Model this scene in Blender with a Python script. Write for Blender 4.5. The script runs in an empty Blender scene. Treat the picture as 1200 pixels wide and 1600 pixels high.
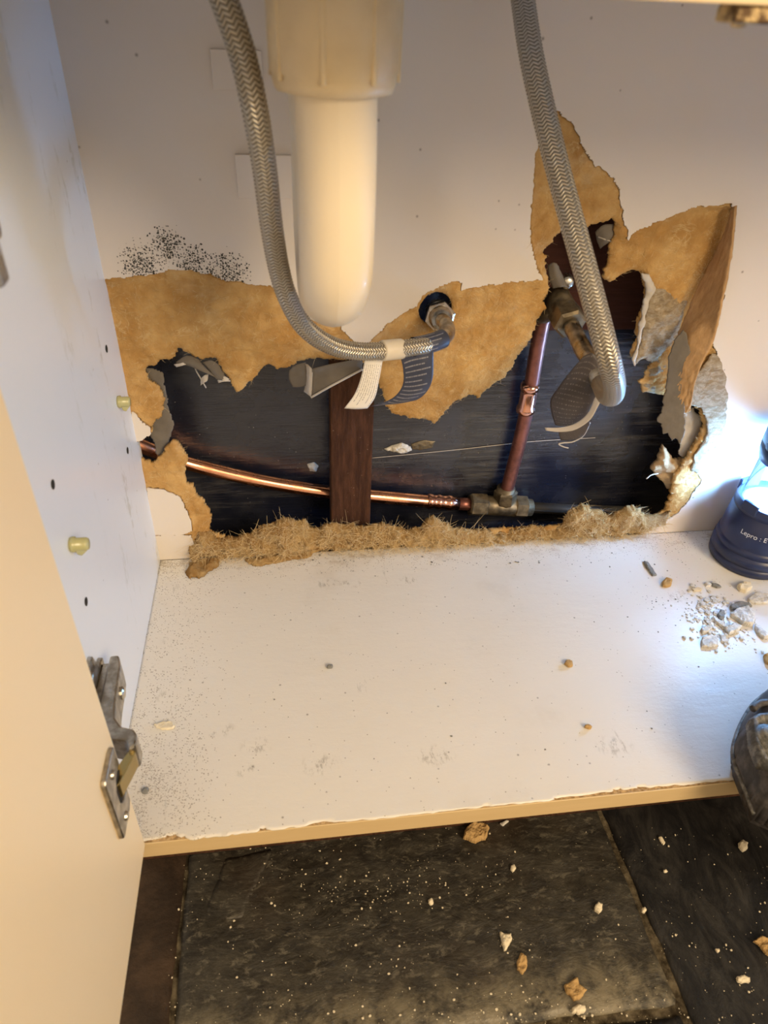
import bpy, bmesh, math, random
import numpy as np
from mathutils import Vector, Matrix

C = bpy.context.scene.collection
sc = bpy.context.scene
rnd = random.Random(7)

# ------------------------------------------------------------------ camera
ROT = np.array([0.642801501, -0.00453195231, 0.139296957])
CAM = np.array([0.140823743, -0.585734681, 0.491515995])
FPX = 1098.15
def rot_of(r):
    t = np.linalg.norm(r); k = r / t
    K = np.array([[0, -k[2], k[1]], [k[2], 0, -k[0]], [-k[1], k[0], 0]])
    return np.eye(3) + math.sin(t) * K + (1 - math.cos(t)) * K @ K
RT = rot_of(ROT).T                                   # room <- camera (right, forward, up)
cam = bpy.data.cameras.new('camera'); camo = bpy.data.objects.new('camera', cam); C.objects.link(camo)
cam.sensor_fit = 'VERTICAL'; cam.sensor_height = 36.0; cam.lens = FPX / 1600 * 36.0
M = Matrix([[RT[i][0], RT[i][2], -RT[i][1], CAM[i]] for i in range(3)] + [[0, 0, 0, 1]])
camo.matrix_world = M
cam.clip_start = 0.01
cam.dof.use_dof = True; cam.dof.focus_distance = 0.72; cam.dof.aperture_fstop = 9.5
sc.camera = camo

# ------------------------------------------------------------------ light, exposure
sc.view_settings.view_transform = 'Standard'; sc.view_settings.look = 'None'
sc.view_settings.gamma = 1.0; sc.view_settings.use_curve_mapping = False
sc.view_settings.exposure = 0.0
world = bpy.data.worlds.new('room_ambient'); sc.world = world; world.use_nodes = True
bg = world.node_tree.nodes['Background']; bg.inputs[0].default_value = (1.0, 0.79, 0.56, 1); bg.inputs[1].default_value = 0.86
def area(name, loc, target, size, power, col):
    l = bpy.data.lights.new(name, 'AREA'); l.shape = 'DISK'; l.size = size; l.energy = power; l.color = col
    o = bpy.data.objects.new(name, l); C.objects.link(o); o.location = loc
    o.rotation_euler = (Vector(target) - Vector(loc)).to_track_quat('-Z', 'Y').to_euler()
    return o
area('ceiling_lamp', (1.45, -2.20, 1.50), (0.2, -0.1, 0.2), 1.1, 64, (1.0, 0.76, 0.48))

# ------------------------------------------------------------------ helpers
def ray(px, py):
    return RT @ np.array([(px - 600) / FPX, 1.0, (800 - py) / FPX])
def on(px, py, ax, c):
    """point of the sight line through a photo pixel on the plane axis = c"""
    v = ray(px, py); return CAM + v * ((c - CAM[ax]) / v[ax])
def wall(px, py, y=0.0): return on(px, py, 1, y)
def flr(px, py, z=0.0): return on(px, py, 2, z)
def xz(pts, y=0.0): return np.array([on(a, b, 1, y)[[0, 2]] for a, b in pts])
def xy(pts, z=0.0): return np.array([on(a, b, 2, z)[:2] for a, b in pts])

def wloc(o):
    v = Vector((0, 0, 0))
    while o: v = v + o.location; o = o.parent
    return v
def thing(name, label, cat, loc=(0, 0, 0), group=None):
    o = bpy.data.objects.new(name, None); C.objects.link(o); o.location = loc; o.empty_display_size = 0.02
    o['label'] = label; o['category'] = cat
    if group: o['group'] = group
    return o
def tag(o, label, cat, group=None):
    o['label'] = label; o['category'] = cat
    if group: o['group'] = group
    return o
def obj(name, vf, mat, parent=None, smooth=False, origin=None, label=None, kind=None, uv=None):
    """world-space verts/faces -> ONE mesh object"""
    v, f = vf
    v = np.asarray(v, float)
    org = Vector(origin) if origin is not None else (wloc(parent) if parent else Vector((0, 0, 0)))
    me = bpy.data.meshes.new(name)
    me.from_pydata((v - np.array(org)).tolist(), [], [tuple(int(i) for i in q) for q in f] if not isinstance(f, np.ndarray) else f.tolist())
    if uv is not None:
        l = me.uv_layers.new(name='UVMap')
        idx = np.empty(len(me.loops), int); me.loops.foreach_get('vertex_index', idx)
        l.data.foreach_set('uv', np.asarray(uv, float)[idx].ravel())
    if smooth: me.polygons.foreach_set('use_smooth', [True] * len(me.polygons))
    me.materials.append(mat); me.update()
    o = bpy.data.objects.new(name, me); C.objects.link(o)
    if parent:
        o.parent = parent; o.location = org - wloc(parent)
    else: o.location = org
    if label: o['label'] = label
    if kind: o['kind'] = kind
    return o
def join(*parts):
    V, F, n = [], [], 0
    for v, f in parts:
        V.append(np.asarray(v, float)); F += [tuple(int(i) + n for i in q) for q in f]; n += len(v)
    return np.concatenate(V), F
def bev(vf, r, seg=2):
    bm = bmesh.new(); vs = [bm.verts.new(p) for p in vf[0]]
    for q in vf[1]:
        try: bm.faces.new([vs[i] for i in q])
        except ValueError: pass
    bmesh.ops.recalc_face_normals(bm, faces=bm.faces)
    es = [e for e in bm.edges if len(e.link_faces) == 2 and e.calc_face_angle(0) > 0.5]
    if r > 0: bmesh.ops.bevel(bm, geom=es, offset=r, segments=seg, affect='EDGES', profile=0.5)
    bm.verts.index_update()
    out = ([tuple(v.co) for v in bm.verts], [tuple(v.index for v in f.verts) for f in bm.faces]); bm.free()
    return out
def box(x0, x1, y0, y1, z0, z1, r=0.0, seg=2):
    v = [(x, y, z) for x in (x0, x1) for y in (y0, y1) for z in (z0, z1)]
    f = [(0, 1, 3, 2), (4, 6, 7, 5), (0, 4, 5, 1), (2, 3, 7, 6), (0, 2, 6, 4), (1, 5, 7, 3)]
    return bev((v, f), r, seg) if r else (v, f)
def prism(poly, a0, a1, ax, r=0.0):
    """polygon in the two other axes (cyclic order) extruded along ax"""
    n = len(poly); V = []
    for a in (a0, a1):
        for u, w in poly:
            p = [0, 0, 0]; p[ax] = a; o = [i for i in range(3) if i != ax]; p[o[0]] = u; p[o[1]] = w; V.append(tuple(p))
    F = [tuple(range(n))[::-1], tuple(range(n, 2 * n))] + [(i, (i + 1) % n, n + (i + 1) % n, n + i) for i in range(n)]
    return bev((V, F), r)
def catmull(P, n):
    P = np.asarray(P, float); Q = np.vstack([2 * P[0] - P[1], P, 2 * P[-1] - P[-2]]); out = []
    for i in range(len(P) - 1):
        p0, p1, p2, p3 = Q[i:i + 4]
        for t in np.linspace(0, 1, n, endpoint=False):
            out.append(0.5 * (2 * p1 + (p2 - p0) * t + (2 * p0 - 5 * p1 + 4 * p2 - p3) * t * t + (3 * p1 - p0 - 3 * p2 + p3) * t ** 3))
    out.append(P[-1]); return np.array(out)
def frames(P):
    T = np.gradient(P, axis=0); T /= np.linalg.norm(T, axis=1)[:, None]
    up = np.array([0, 0, 1.]) if abs(T[0][2]) < 0.8 else np.array([1., 0, 0])
    N = np.cross(T[0], up); N /= np.linalg.norm(N); Ns = [N]
    for i in range(1, len(P)):
        N = Ns[-1] - T[i] * (Ns[-1] @ T[i]); Ns.append(N / np.linalg.norm(N))
    Ns = np.array(Ns); return T, Ns, np.cross(T, Ns)
def tube(P, r, n=20, cap=True):
    """(verts, faces, uv); uv = (turn 0..1, metres along)"""
    P = np.asarray(P, float); T, N, B = frames(P); m = len(P)
    r = np.full(m, r) if np.isscalar(r) else np.asarray(r, float)
    L = np.concatenate([[0], np.cumsum(np.linalg.norm(np.diff(P, axis=0), axis=1))])
    a = np.linspace(0, 2 * math.pi, n + 1)
    V = P[:, None] + r[:, None, None] * (np.cos(a)[None, :, None] * N[:, None] + np.sin(a)[None, :, None] * B[:, None])
    UV = np.stack(np.broadcast_arrays(np.linspace(0, 1, n + 1)[None], L[:, None]), -1).reshape(-1, 2)
    k = n + 1
    F = [(i * k + j, i * k + j + 1, (i + 1) * k + j + 1, (i + 1) * k + j) for i in range(m - 1) for j in range(n)]
    V = V.reshape(-1, 3)
    if cap: F += [tuple(range(n))[::-1], tuple((m - 1) * k + j for j in range(n))]
    return V, F, UV
def rings(p0, p1, prof, n=24, hexes=()):
    """turned solid along p0->p1; prof = (t 0..1, radius); n sides"""
    p0, p1 = np.asarray(p0, float), np.asarray(p1, float)
    ax = p1 - p0; up = np.array([0, 0, 1.]) if abs(ax[2]) < 0.8 * np.linalg.norm(ax) else np.array([1., 0, 0])
    N = np.cross(ax, up); N /= np.linalg.norm(N); B = np.cross(ax / np.linalg.norm(ax), N)
    a = np.linspace(0, 2 * math.pi, n, endpoint=False) + 0.3; V = []
    for t, r in prof:
        V += list(p0 + ax * t + r * (np.cos(a)[:, None] * N + np.sin(a)[:, None] * B))
    m = len(prof)
    F = [(i * n + j, i * n + (j + 1) % n, (i + 1) * n + (j + 1) % n, (i + 1) * n + j) for i in range(m - 1) for j in range(n)]
    F += [tuple(range(n))[::-1], tuple((m - 1) * n + j for j in range(n))]
    return V, F
def loft(rows):
    """grid of points rows[i][j] -> sheet"""
    R = np.asarray(rows, float); m, n = R.shape[:2]
    return R.reshape(-1, 3), [(i * n + j, i * n + j + 1, (i + 1) * n + j + 1, (i + 1) * n + j) for i in range(m - 1) for j in range(n - 1)]
def smooth_rows(rows, k=6, w=6):
    R = np.asarray(rows, float)
    A = np.stack([catmull(R[:, j], k) for j in range(R.shape[1])], 1)
    return np.stack([catmull(A[i], w) for i in range(A.shape[0])], 0)
def thick(rows, t, jitter=0.0, seed=0):
    """sheet with real thickness t (grid rows)"""
    R = np.asarray(rows, float); g = np.random.default_rng(seed)
    du = np.gradient(R, axis=0); dv = np.gradient(R, axis=1); n = np.cross(du, dv); n /= np.linalg.norm(n, axis=2)[..., None] + 1e-12
    if jitter: R = R + n * g.normal(0, jitter, R.shape[:2])[..., None]
    Bk = R + n * t; m, k = R.shape[:2]; o = m * k
    f = loft(R)[1]; F = f + [tuple(i + o for i in q[::-1]) for q in f]
    per = [j for j in range(k)] + [i * k + k - 1 for i in range(1, m)] + [(m - 1) * k + j for j in range(k - 2, -1, -1)] + [i * k for i in range(m - 2, 0, -1)]
    F += [(per[i], per[i - 1], per[i - 1] + o, per[i] + o) for i in range(len(per))]
    return np.concatenate([R.reshape(-1, 3), Bk.reshape(-1, 3)]), F

# ------------------------------------------------------------------ ragged patches (torn board, flakes, fluff)
def vnoise(a, b, scale, seed):
    g = np.random.default_rng(seed); T = g.random((256, 256))
    u, v = a * scale, b * scale; i = np.floor(u).astype(int); j = np.floor(v).astype(int)
    fu, fv = u - i, v - j; fu = fu * fu * (3 - 2 * fu); fv = fv * fv * (3 - 2 * fv)
    t = lambda p, q: T[p & 255, q & 255]
    return (t(i, j) * (1 - fu) + t(i + 1, j) * fu) * (1 - fv) + (t(i, j + 1) * (1 - fu) + t(i + 1, j + 1) * fu) * fv - 0.5
def fbm(a, b, scale, seed, octv=4):
    s, w = 0, 1.0
    for k in range(octv): s = s + w * vnoise(a + 3.1 * k, b + 1.7 * k, scale * 2 ** k, seed + k); w *= 0.5
    return s
def sdf(A, B, poly):
    """signed distance, + inside"""
    d2 = np.full(A.shape, 1e9); ins = np.zeros(A.shape, bool); n = len(poly)
    for i in range(n):
        x0, y0 = poly[i]; x1, y1 = poly[(i + 1) % n]; ex, ey = x1 - x0, y1 - y0
        t = np.clip(((A - x0) * ex + (B - y0) * ey) / (ex * ex + ey * ey + 1e-18), 0, 1)
        d2 = np.minimum(d2, (A - x0 - t * ex) ** 2 + (B - y0 - t * ey) ** 2)
        c = (y0 > B) != (y1 > B)
        if ey != 0: ins ^= c & (A < (B - y0) * ex / ey + x0)
    return np.where(ins, 1, -1) * np.sqrt(d2)
def grid(x0, x1, y0, y1, h):
    return np.meshgrid(np.arange(x0, x1 + h, h), np.arange(y0, y1 + h, h), indexing='ij')
def patch(A, B, D, h, front, back, place):
    """keep D>0 of the grid, snap its rim, front()/back() give the offsets, place() the 3-D points"""
    gx, gy = np.gradient(D, h); gl = np.hypot(gx, gy) + 1e-9
    near = np.abs(D) < 0.55 * h
    A2 = np.where(near, A - D * gx / gl / np.maximum(gl, 0.6), A); B2 = np.where(near, B - D * gy / gl / np.maximum(gl, 0.6), B)
    D2 = np.where(near, 0.0, D)
    m, n = A.shape; I = np.arange(m * n).reshape(m, n)
    q = np.stack([I[:-1, :-1], I[1:, :-1], I[1:, 1:], I[:-1, 1:]], -1).reshape(-1, 4)
    dq = D2.ravel()[q]; q = q[(dq.min(1) >= 0) & (dq.max(1) > 0)]
    used, inv = np.unique(q, return_inverse=True); q = inv.reshape(-1, 4)
    a, b, d = A2.ravel()[used], B2.ravel()[used], D2.ravel()[used]
    Fv = place(a, b, front(a, b, d)); Bv = place(a, b, back(a, b, d)); N = len(used)
    e = np.concatenate([q[:, [0, 1]], q[:, [1, 2]], q[:, [2, 3]], q[:, [3, 0]]])
    key = np.sort(e, 1); _, fi, cnt = np.unique(key, axis=0, return_index=True, return_counts=True)
    r = e[fi[cnt == 1]]
    side = np.stack([r[:, 1], r[:, 0], r[:, 0] + N, r[:, 1] + N], 1)
    return np.concatenate([Fv, Bv]), np.concatenate([q, q[:, ::-1] + N, side])
upright = lambda a, b, o: np.stack([a, o, b], -1)
lying = lambda a, b, o: np.stack([a, b, o], -1)
def const(c): return lambda a, b, d: np.full(a.shape, c)
def scrap(poly, h, rag, y, lift, th, seed, bend=None, place=upright, up=-1, edge=6.0):
    """ragged lump: poly in plane coords, bulging by lift toward the viewer (up=-1: -y, up=+1: +z)"""
    A, B = grid(poly[:, 0].min() - 4 * h, poly[:, 0].max() + 4 * h, poly[:, 1].min() - 4 * h, poly[:, 1].max() + 4 * h, h)
    D = sdf(A, B, poly) + rag * fbm(A, B, 0.25 / h / 2, seed)
    def fr(a, b, d):
        s = np.sqrt(np.clip(d / (edge * h), 0, 1))
        o = y + up * (th + lift * s * (0.75 + 0.9 * fbm(a, b, 0.12 / h, seed + 5)))
        return o + (bend(a, b) if bend else 0)
    def bk(a, b, d): return np.full(a.shape, y, float) + (bend(a, b) if bend else 0)
    return patch(A, B, D, h, fr, bk, place)

# ------------------------------------------------------------------ materials
def mat(name, col=(0.8, 0.8, 0.8), rough=0.5, metal=0.0, spec=0.5, build=None, **kw):
    m = bpy.data.materials.new(name); m.use_nodes = True; nt = m.node_tree; b = nt.nodes['Principled BSDF']
    b.inputs['Base Color'].default_value = (*col, 1); b.inputs['Roughness'].default_value = rough
    b.inputs['Metallic'].default_value = metal; b.inputs['Specular IOR Level'].default_value = spec
    for k, v in kw.items(): b.inputs[k.replace('_', ' ')].default_value = v
    if build: build(NT(nt, b))
    return m
class NT:
    def __init__(s, nt, b): s.nt, s.b = nt, b
    def n(s, t, **kw):
        x = s.nt.nodes.new('ShaderNode' + t)
        for k, v in kw.items(): setattr(x, k, v)
        return x
    def put(s, sock, v):
        if isinstance(v, bpy.types.NodeSocket): s.nt.links.new(v, sock)
        else: sock.default_value = v
    def co(s, kind='Object', scale=(1, 1, 1), rot=(0, 0, 0)):
        t = s.n('TexCoord'); mp = s.n('Mapping'); mp.inputs['Scale'].default_value = scale; mp.inputs['Rotation'].default_value = rot
        s.nt.links.new(t.outputs[kind], mp.inputs[0]); return mp.outputs[0]
    def noise(s, co, scale, detail=4, rough=0.55, dist=0.0):
        x = s.n('TexNoise'); s.put(x.inputs['Vector'], co); x.inputs['Scale'].default_value = scale
        x.inputs['Detail'].default_value = detail; x.inputs['Roughness'].default_value = rough; x.inputs['Distortion'].default_value = dist
        return x.outputs['Fac']
    def vor(s, co, scale, feat='F1', out='Distance', rnd=1.0):
        x = s.n('TexVoronoi', feature=feat); s.put(x.inputs['Vector'], co); x.inputs['Scale'].default_value = scale
        x.inputs['Randomness'].default_value = rnd; return x.outputs[out]
    def ma(s, op, a, b=0.0, c=0.0, clamp=False):
        x = s.n('Math', operation=op, use_clamp=clamp)
        for i, v in enumerate((a, b, c)): s.put(x.inputs[i], v)
        return x.outputs[0]
    def ramp(s, f, lo, hi, v0=0.0, v1=1.0):
        x = s.n('MapRange', interpolation_type='SMOOTHSTEP'); s.put(x.inputs[0], f)
        for i, v in enumerate((lo, hi, v0, v1)): s.put(x.inputs[i + 1], v)
        return x.outputs[0]
    def mix(s, f, a, b):
        x = s.n('Mix', data_type='RGBA'); s.put(x.inputs[0], f)
        for i, v in ((6, a), (7, b)):
            s.put(x.inputs[i], (*v, 1) if isinstance(v, tuple) and len(v) == 3 else v)
        return x.outputs[2]
    def col(s, c): s.put(s.b.inputs['Base Color'], c)
    def set(s, k, v): s.put(s.b.inputs[k], v)
    def dots(s, u, v, scale, size, prob, shift=0.0):
        cv = s.n('CombineXYZ'); s.put(cv.inputs[0], s.ma('ADD', u, shift)); s.put(cv.inputs[1], v)
        x = s.n('TexVoronoi', voronoi_dimensions='2D'); s.nt.links.new(cv.outputs[0], x.inputs['Vector']); x.inputs['Scale'].default_value = scale
        c = s.sep(x.outputs['Color'])
        on_ = s.ma('LESS_THAN', c[0], prob)
        r = s.ma('MULTIPLY', s.ma('ADD', 0.45, s.ma('MULTIPLY', c[1], 0.75)), size)
        return s.ma('MULTIPLY', on_, s.ramp(s.ma('SUBTRACT', x.outputs['Distance'], r), 0.06, -0.06))
    def bump(s, h, strength=0.5, dist=0.001, prev=None):
        x = s.n('Bump'); x.inputs['Strength'].default_value = strength; x.inputs['Distance'].default_value = dist
        s.put(x.inputs['Height'], h)
        if prev is not None: s.nt.links.new(prev, x.inputs['Normal'])
        s.nt.links.new(x.outputs[0], s.b.inputs['Normal']); return x.outputs[0]
    def sep(s, co):
        x = s.n('SeparateXYZ'); s.put(x.inputs[0], co); return x.outputs

def b_back(t):                      # cream melamine face of the back board, mould freckles above the tear
    co = t.co(); X, Y, Z = t.sep(co)
    base = t.mix(t.noise(co, 6, 3), (0.66, 0.60, 0.535), (0.72, 0.665, 0.60))
    mask = None
    for px, py, r in ((218, 412, .019), (262, 384, .0165), (296, 408, .0175), (355, 424, .020), (325, 425, .009)):
        p = wall(px, py)
        d = t.ma('SQRT', t.ma('ADD', t.ma('POWER', t.ma('SUBTRACT', X, float(p[0])), 2.0), t.ma('POWER', t.ma('SUBTRACT', Z, float(p[2])), 2.0)))
        k = t.ramp(d, r * 1.12, r * 0.15)
        mask = k if mask is None else t.ma('MAXIMUM', mask, k)
    mk = t.ma('MULTIPLY', mask, t.ramp(t.noise(co, 70, 4, 0.7), 0.30, 0.60, 0.35, 1.0))
    spots = t.ma('MAXIMUM', t.dots(X, Z, 470, 0.38, mk), t.dots(X, Z, 760, 0.38, mk, 0.37))
    c = t.mix(t.ma('MULTIPLY', mask, 0.16), base, (0.40, 0.36, 0.28))
    c = t.mix(spots, c, (0.022, 0.020, 0.014))
    few = t.dots(X, Z, 60, 0.045, 0.06)
    c = t.mix(t.ma('MULTIPLY', few, 0.75), c, (0.10, 0.07, 0.04))
    st = t.ramp(t.noise(t.co(scale=(1, 1, 0.35)), 9, 5), 0.60, 0.78)
    c = t.mix(t.ma('MULTIPLY', st, 0.14), c, (0.52, 0.42, 0.30))
    t.col(c); t.bump(t.noise(co, 35, 2), 0.12, 0.002); t.set('Roughness', t.ramp(t.noise(co, 12), 0.3, 0.7, 0.34, 0.5))
M_back = mat('cream_melamine', rough=0.4, build=b_back)

def b_side(t):                      # white side panel with scuffs
    co = t.co(); X, Y, Z = t.sep(co)
    c = t.mix(t.noise(co, 5, 3), (0.68, 0.725, 0.79), (0.73, 0.775, 0.835))
    scuff = t.ma('MULTIPLY', t.ramp(t.noise(t.co(scale=(1, 3.0, 0.9), rot=(0.35, 0, 0)), 14, 6, 0.7), 0.56, 0.66), t.ramp(t.noise(co, 130, 3), 0.36, 0.56))
    near = t.ramp(Y, -0.20, -0.05)
    c = t.mix(t.ma('MULTIPLY', t.ma('MULTIPLY', scuff, near), 0.55), c, (0.36, 0.37, 0.32))
    dots = t.ma('MULTIPLY', t.ramp(t.vor(co, 60), 0.06, 0.03), t.ramp(t.noise(co, 33, 2), 0.54, 0.58))
    t.col(t.mix(t.ma('MULTIPLY', dots, 0.7), c, (0.10, 0.09, 0.08))); t.bump(t.noise(co, 22, 2), 0.08, 0.002)
M_side = mat('white_melamine', rough=0.32, build=b_side)

def b_floor(t):                     # worn painted base panel: grit, stains, fine relief
    co = t.co(); X, Y, Z = t.sep(co)
    c = t.mix(t.noise(co, 5, 4), (0.70, 0.675, 0.62), (0.78, 0.76, 0.715))
    st = t.ramp(t.noise(co, 8, 6, 0.65), 0.56, 0.76)
    c = t.mix(t.ma('MULTIPLY', st, 0.28), c, (0.52, 0.46, 0.36))
    # grit along the left side, thickest in the front left corner
    left = t.ramp(X, 0.085, 0.0)
    fr = t.ramp(Y, -0.17, -0.29)
    dens = t.ma('ADD', t.ma('MULTIPLY', left, t.ma('ADD', 0.16, t.ma('MULTIPLY', fr, 0.42))), 0.004)
    dens = t.ma('ADD', dens, t.ma('MULTIPLY', t.ramp(Y, -0.05, -0.005), 0.14))
    dn = t.ma('MULTIPLY', dens, t.ramp(t.noise(co, 45, 5, 0.7), 0.36, 0.66, 0.15, 1.9))
    gr = t.ma('MAXIMUM', t.dots(X, Y, 800, 0.36, dn), t.dots(X, Y, 480, 0.24, t.ma('MULTIPLY', dn, 0.6), 0.21))
    c = t.mix(t.ma('MULTIPLY', gr, 0.70), c, (0.13, 0.095, 0.055))
    c = t.mix(t.ma('MULTIPLY', t.ma('MULTIPLY', left, fr), 0.30), c, (0.50, 0.43, 0.32))
    dots = t.dots(X, Y, 90, 0.06, 0.05)
    c = t.mix(t.ma('MULTIPLY', dots, 0.75), c, (0.12, 0.11, 0.09))
    for px, py, r in ((512, 912, .016), (548, 912, .014), (262, 1088, .013), (500, 1195, .020), (388, 1205, .012), (640, 905, .014), (1060, 930, .018), (960, 1165, .02), (680, 1180, .02), (400, 1165, .016), (345, 1140, .014), (270, 1000, .012)):
        q_ = flr(px, py); d = t.ma('SQRT', t.ma('ADD', t.ma('POWER', t.ma('SUBTRACT', X, float(q_[0])), 2.0), t.ma('POWER', t.ma('MULTIPLY', t.ma('SUBTRACT', Y, float(q_[1])), 1.6), 2.0)))
        k = t.ma('MULTIPLY', t.ramp(d, r, r * 0.2), t.ramp(t.noise(t.co(scale=(2.2, 1, 1), rot=(0, 0, 0.5)), 75, 6, 0.75), 0.50, 0.60))
        c = t.mix(t.ma('MULTIPLY', k, 0.6), c, (0.27, 0.25, 0.20))
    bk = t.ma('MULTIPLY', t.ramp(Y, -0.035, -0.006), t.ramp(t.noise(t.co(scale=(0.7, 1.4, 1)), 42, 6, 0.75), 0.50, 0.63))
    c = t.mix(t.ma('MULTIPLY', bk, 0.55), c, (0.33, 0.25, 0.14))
    scr = t.ma('MULTIPLY', t.ramp(t.noise(t.co(scale=(3.2, 0.8, 1), rot=(0, 0, 0.35)), 20, 6, 0.72), 0.64, 0.70), t.ramp(t.noise(co, 7, 2), 0.48, 0.60))
    c = t.mix(t.ma('MULTIPLY', scr, 0.45), c, (0.38, 0.37, 0.33))
    t.col(c)
    b1 = t.bump(t.noise(co, 160, 4, 0.7), 0.16, 0.0012)
    t.bump(t.noise(t.co(scale=(1, 2.5, 1)), 38, 5, 0.65), 0.22, 0.002, b1)
    t.set('Roughness', t.ramp(t.noise(co, 14, 4), 0.35, 0.7, 0.34, 0.56))
M_floor = mat('worn_white_paint', rough=0.45, build=b_floor)

def b_fibre(t):                     # torn hardboard: matted wood fibre
    co = t.co()
    c = t.mix(t.ramp(t.noise(co, 26, 6, 0.65), 0.33, 0.68), (0.46, 0.255, 0.082), (0.64, 0.41, 0.165))
    vein = t.ramp(t.ma('ABSOLUTE', t.ma('SUBTRACT', t.noise(t.co(scale=(1, 1, 1.5), rot=(0, 0.5, 0)), 48, 5, 0.6, 0.9), 0.5)), 0.022, 0.0)
    vein = t.ma('MULTIPLY', vein, t.ramp(t.noise(co, 34, 4), 0.46, 0.62))
    c = t.mix(t.ma('MULTIPLY', vein, 0.55), c, (0.74, 0.56, 0.30))
    pale = t.ramp(t.noise(t.co(scale=(1, 1, 1.6), rot=(0, 0.5, 0)), 15, 6, 0.7), 0.52, 0.70)
    right = t.ramp(t.sep(co)[0], 0.30, 0.48)
    c = t.mix(t.ma('MULTIPLY', pale, t.ma('ADD', 0.2, t.ma('MULTIPLY', right, 0.35))), c, (0.70, 0.56, 0.36))
    t.col(c)
    b1 = t.bump(t.noise(co, 110, 6, 0.72, 0.6), 0.95, 0.0032)
    t.bump(t.noise(t.co(scale=(1, 1, 3), rot=(0, 0.5, 0)), 220, 5, 0.7), 0.5, 0.0012, b1)
M_fibre = mat('torn_fibreboard', rough=0.95, spec=0.1, build=b_fibre)
def b_pale(t):
    co = t.co()
    c = t.mix(t.ramp(t.noise(t.co(scale=(1, 1, 2.2), rot=(0, 0.5, 0)), 120, 6, 0.75, 0.6), 0.36, 0.64), (0.36, 0.27, 0.165), (0.56, 0.475, 0.35)); t.col(c)
    b1 = t.bump(t.noise(co, 190, 6, 0.75, 0.5), 1.0, 0.004)
    t.bump(t.noise(t.co(scale=(1, 1, 3), rot=(0, 0.5, 0)), 330, 5, 0.7), 0.5, 0.0012, b1)
M_pale = mat('pale_wood_fibre', rough=0.95, spec=0.1, build=b_pale)
def b_fluff(t):
    co = t.co()
    c = t.mix(t.ramp(t.noise(co, 30, 6, 0.7), 0.32, 0.66), (0.30, 0.165, 0.055), (0.56, 0.39, 0.18))
    c = t.mix(t.ma('MULTIPLY', t.ramp(t.sep(co)[0], 0.22, 0.5), 0.4), c, (0.62, 0.50, 0.36)); t.col(c)
    t.bump(t.noise(co, 240, 6, 0.75, 0.8), 0.9, 0.003)
M_fluff = mat('matted_fibre_fluff', rough=1.0, spec=0.05, build=b_fluff)
M_strand = mat('fibre_strand', (0.66, 0.51, 0.29), 0.9, spec=0.1)
M_grey = mat('grey_backing_paper', rough=0.8, spec=0.2, build=lambda t: (t.col(t.mix(t.noise(t.co(), 60, 5), (0.11, 0.095, 0.078), (0.205, 0.182, 0.152))), t.bump(t.noise(t.co(), 150, 4), 0.3, 0.001)))
M_whitepaper = mat('torn_white_paper', rough=0.7, build=lambda t: (t.col(t.mix(t.noise(t.co(), 70, 5), (0.40, 0.365, 0.32), (0.62, 0.58, 0.52))), t.bump(t.noise(t.co(), 150, 4), 0.4, 0.001)))
M_redfibre = mat('layered_board_edge', rough=0.95, spec=0.1, build=lambda t: (t.col(t.mix(t.ramp(t.noise(t.co(scale=(2.5, 2.5, 1.0), rot=(0, 0.3, 0)), 70, 6, 0.72), 0.34, 0.70), (0.44, 0.27, 0.13), (0.56, 0.36, 0.185))), t.bump(t.noise(t.co(scale=(2.5, 2.5, 1)), 120, 6, 0.75), 0.6, 0.002)))

def b_membrane(t):                  # black damp-proof plastic with fine horizontal wrinkles
    co = t.co()
    c = t.mix(t.ramp(t.noise(co, 11, 6, 0.65), 0.45, 0.72), (0.009, 0.011, 0.022), (0.028, 0.030, 0.040))
    rub = t.ma('MULTIPLY', t.ramp(t.noise(t.co(scale=(0.5, 1, 7)), 26, 6, 0.7), 0.50, 0.66), t.ramp(t.noise(co, 9, 4), 0.40, 0.58))
    c = t.mix(t.ma('MULTIPLY', rub, 0.32), c, (0.13, 0.125, 0.12))
    dust = t.ma('MULTIPLY', t.ramp(t.vor(co, 160), 0.10, 0.05), t.ramp(t.noise(co, 40, 2), 0.55, 0.6))
    t.col(t.mix(t.ma('MULTIPLY', dust, 0.5), c, (0.35, 0.33, 0.3)))
    b1 = t.bump(t.noise(t.co(scale=(0.25, 1, 3.2)), 60, 5, 0.65), 0.32, 0.0025)
    t.bump(t.noise(co, 13, 2, 0.5, 0.4), 0.30, 0.010, b1)
    t.set('Roughness', t.ramp(t.noise(co, 22, 5), 0.3, 0.7, 0.16, 0.34))
M_membrane = mat('black_damp_proof_membrane', rough=0.3, spec=0.85, build=b_membrane)

def b_post(t):
    co = t.co()
    c = t.mix(t.ramp(t.noise(t.co(scale=(4, 4, 0.6)), 40, 6, 0.7), 0.35, 0.7), (0.035, 0.014, 0.007), (0.085, 0.036, 0.018))
    sp = t.ma('MULTIPLY', t.ramp(t.vor(co, 260), 0.20, 0.08), t.ramp(t.noise(co, 90, 3), 0.56, 0.66))
    t.col(t.mix(t.ma('MULTIPLY', sp, 0.6), c, (0.30, 0.22, 0.16))); t.bump(t.noise(t.co(scale=(3, 3, 0.7)), 120, 6, 0.75), 0.7, 0.002)
M_post = mat('dark_rough_timber', rough=0.85, spec=0.2, build=b_post)
M_rail = mat('dark_red_timber', rough=0.9, spec=0.15, build=lambda t: (t.col(t.mix(t.noise(t.co(scale=(0.6, 4, 5)), 50, 6, 0.7), (0.030, 0.012, 0.010), (0.075, 0.030, 0.022))), t.bump(t.noise(t.co(scale=(0.5, 3, 4)), 90, 5), 0.5, 0.002)))

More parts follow.
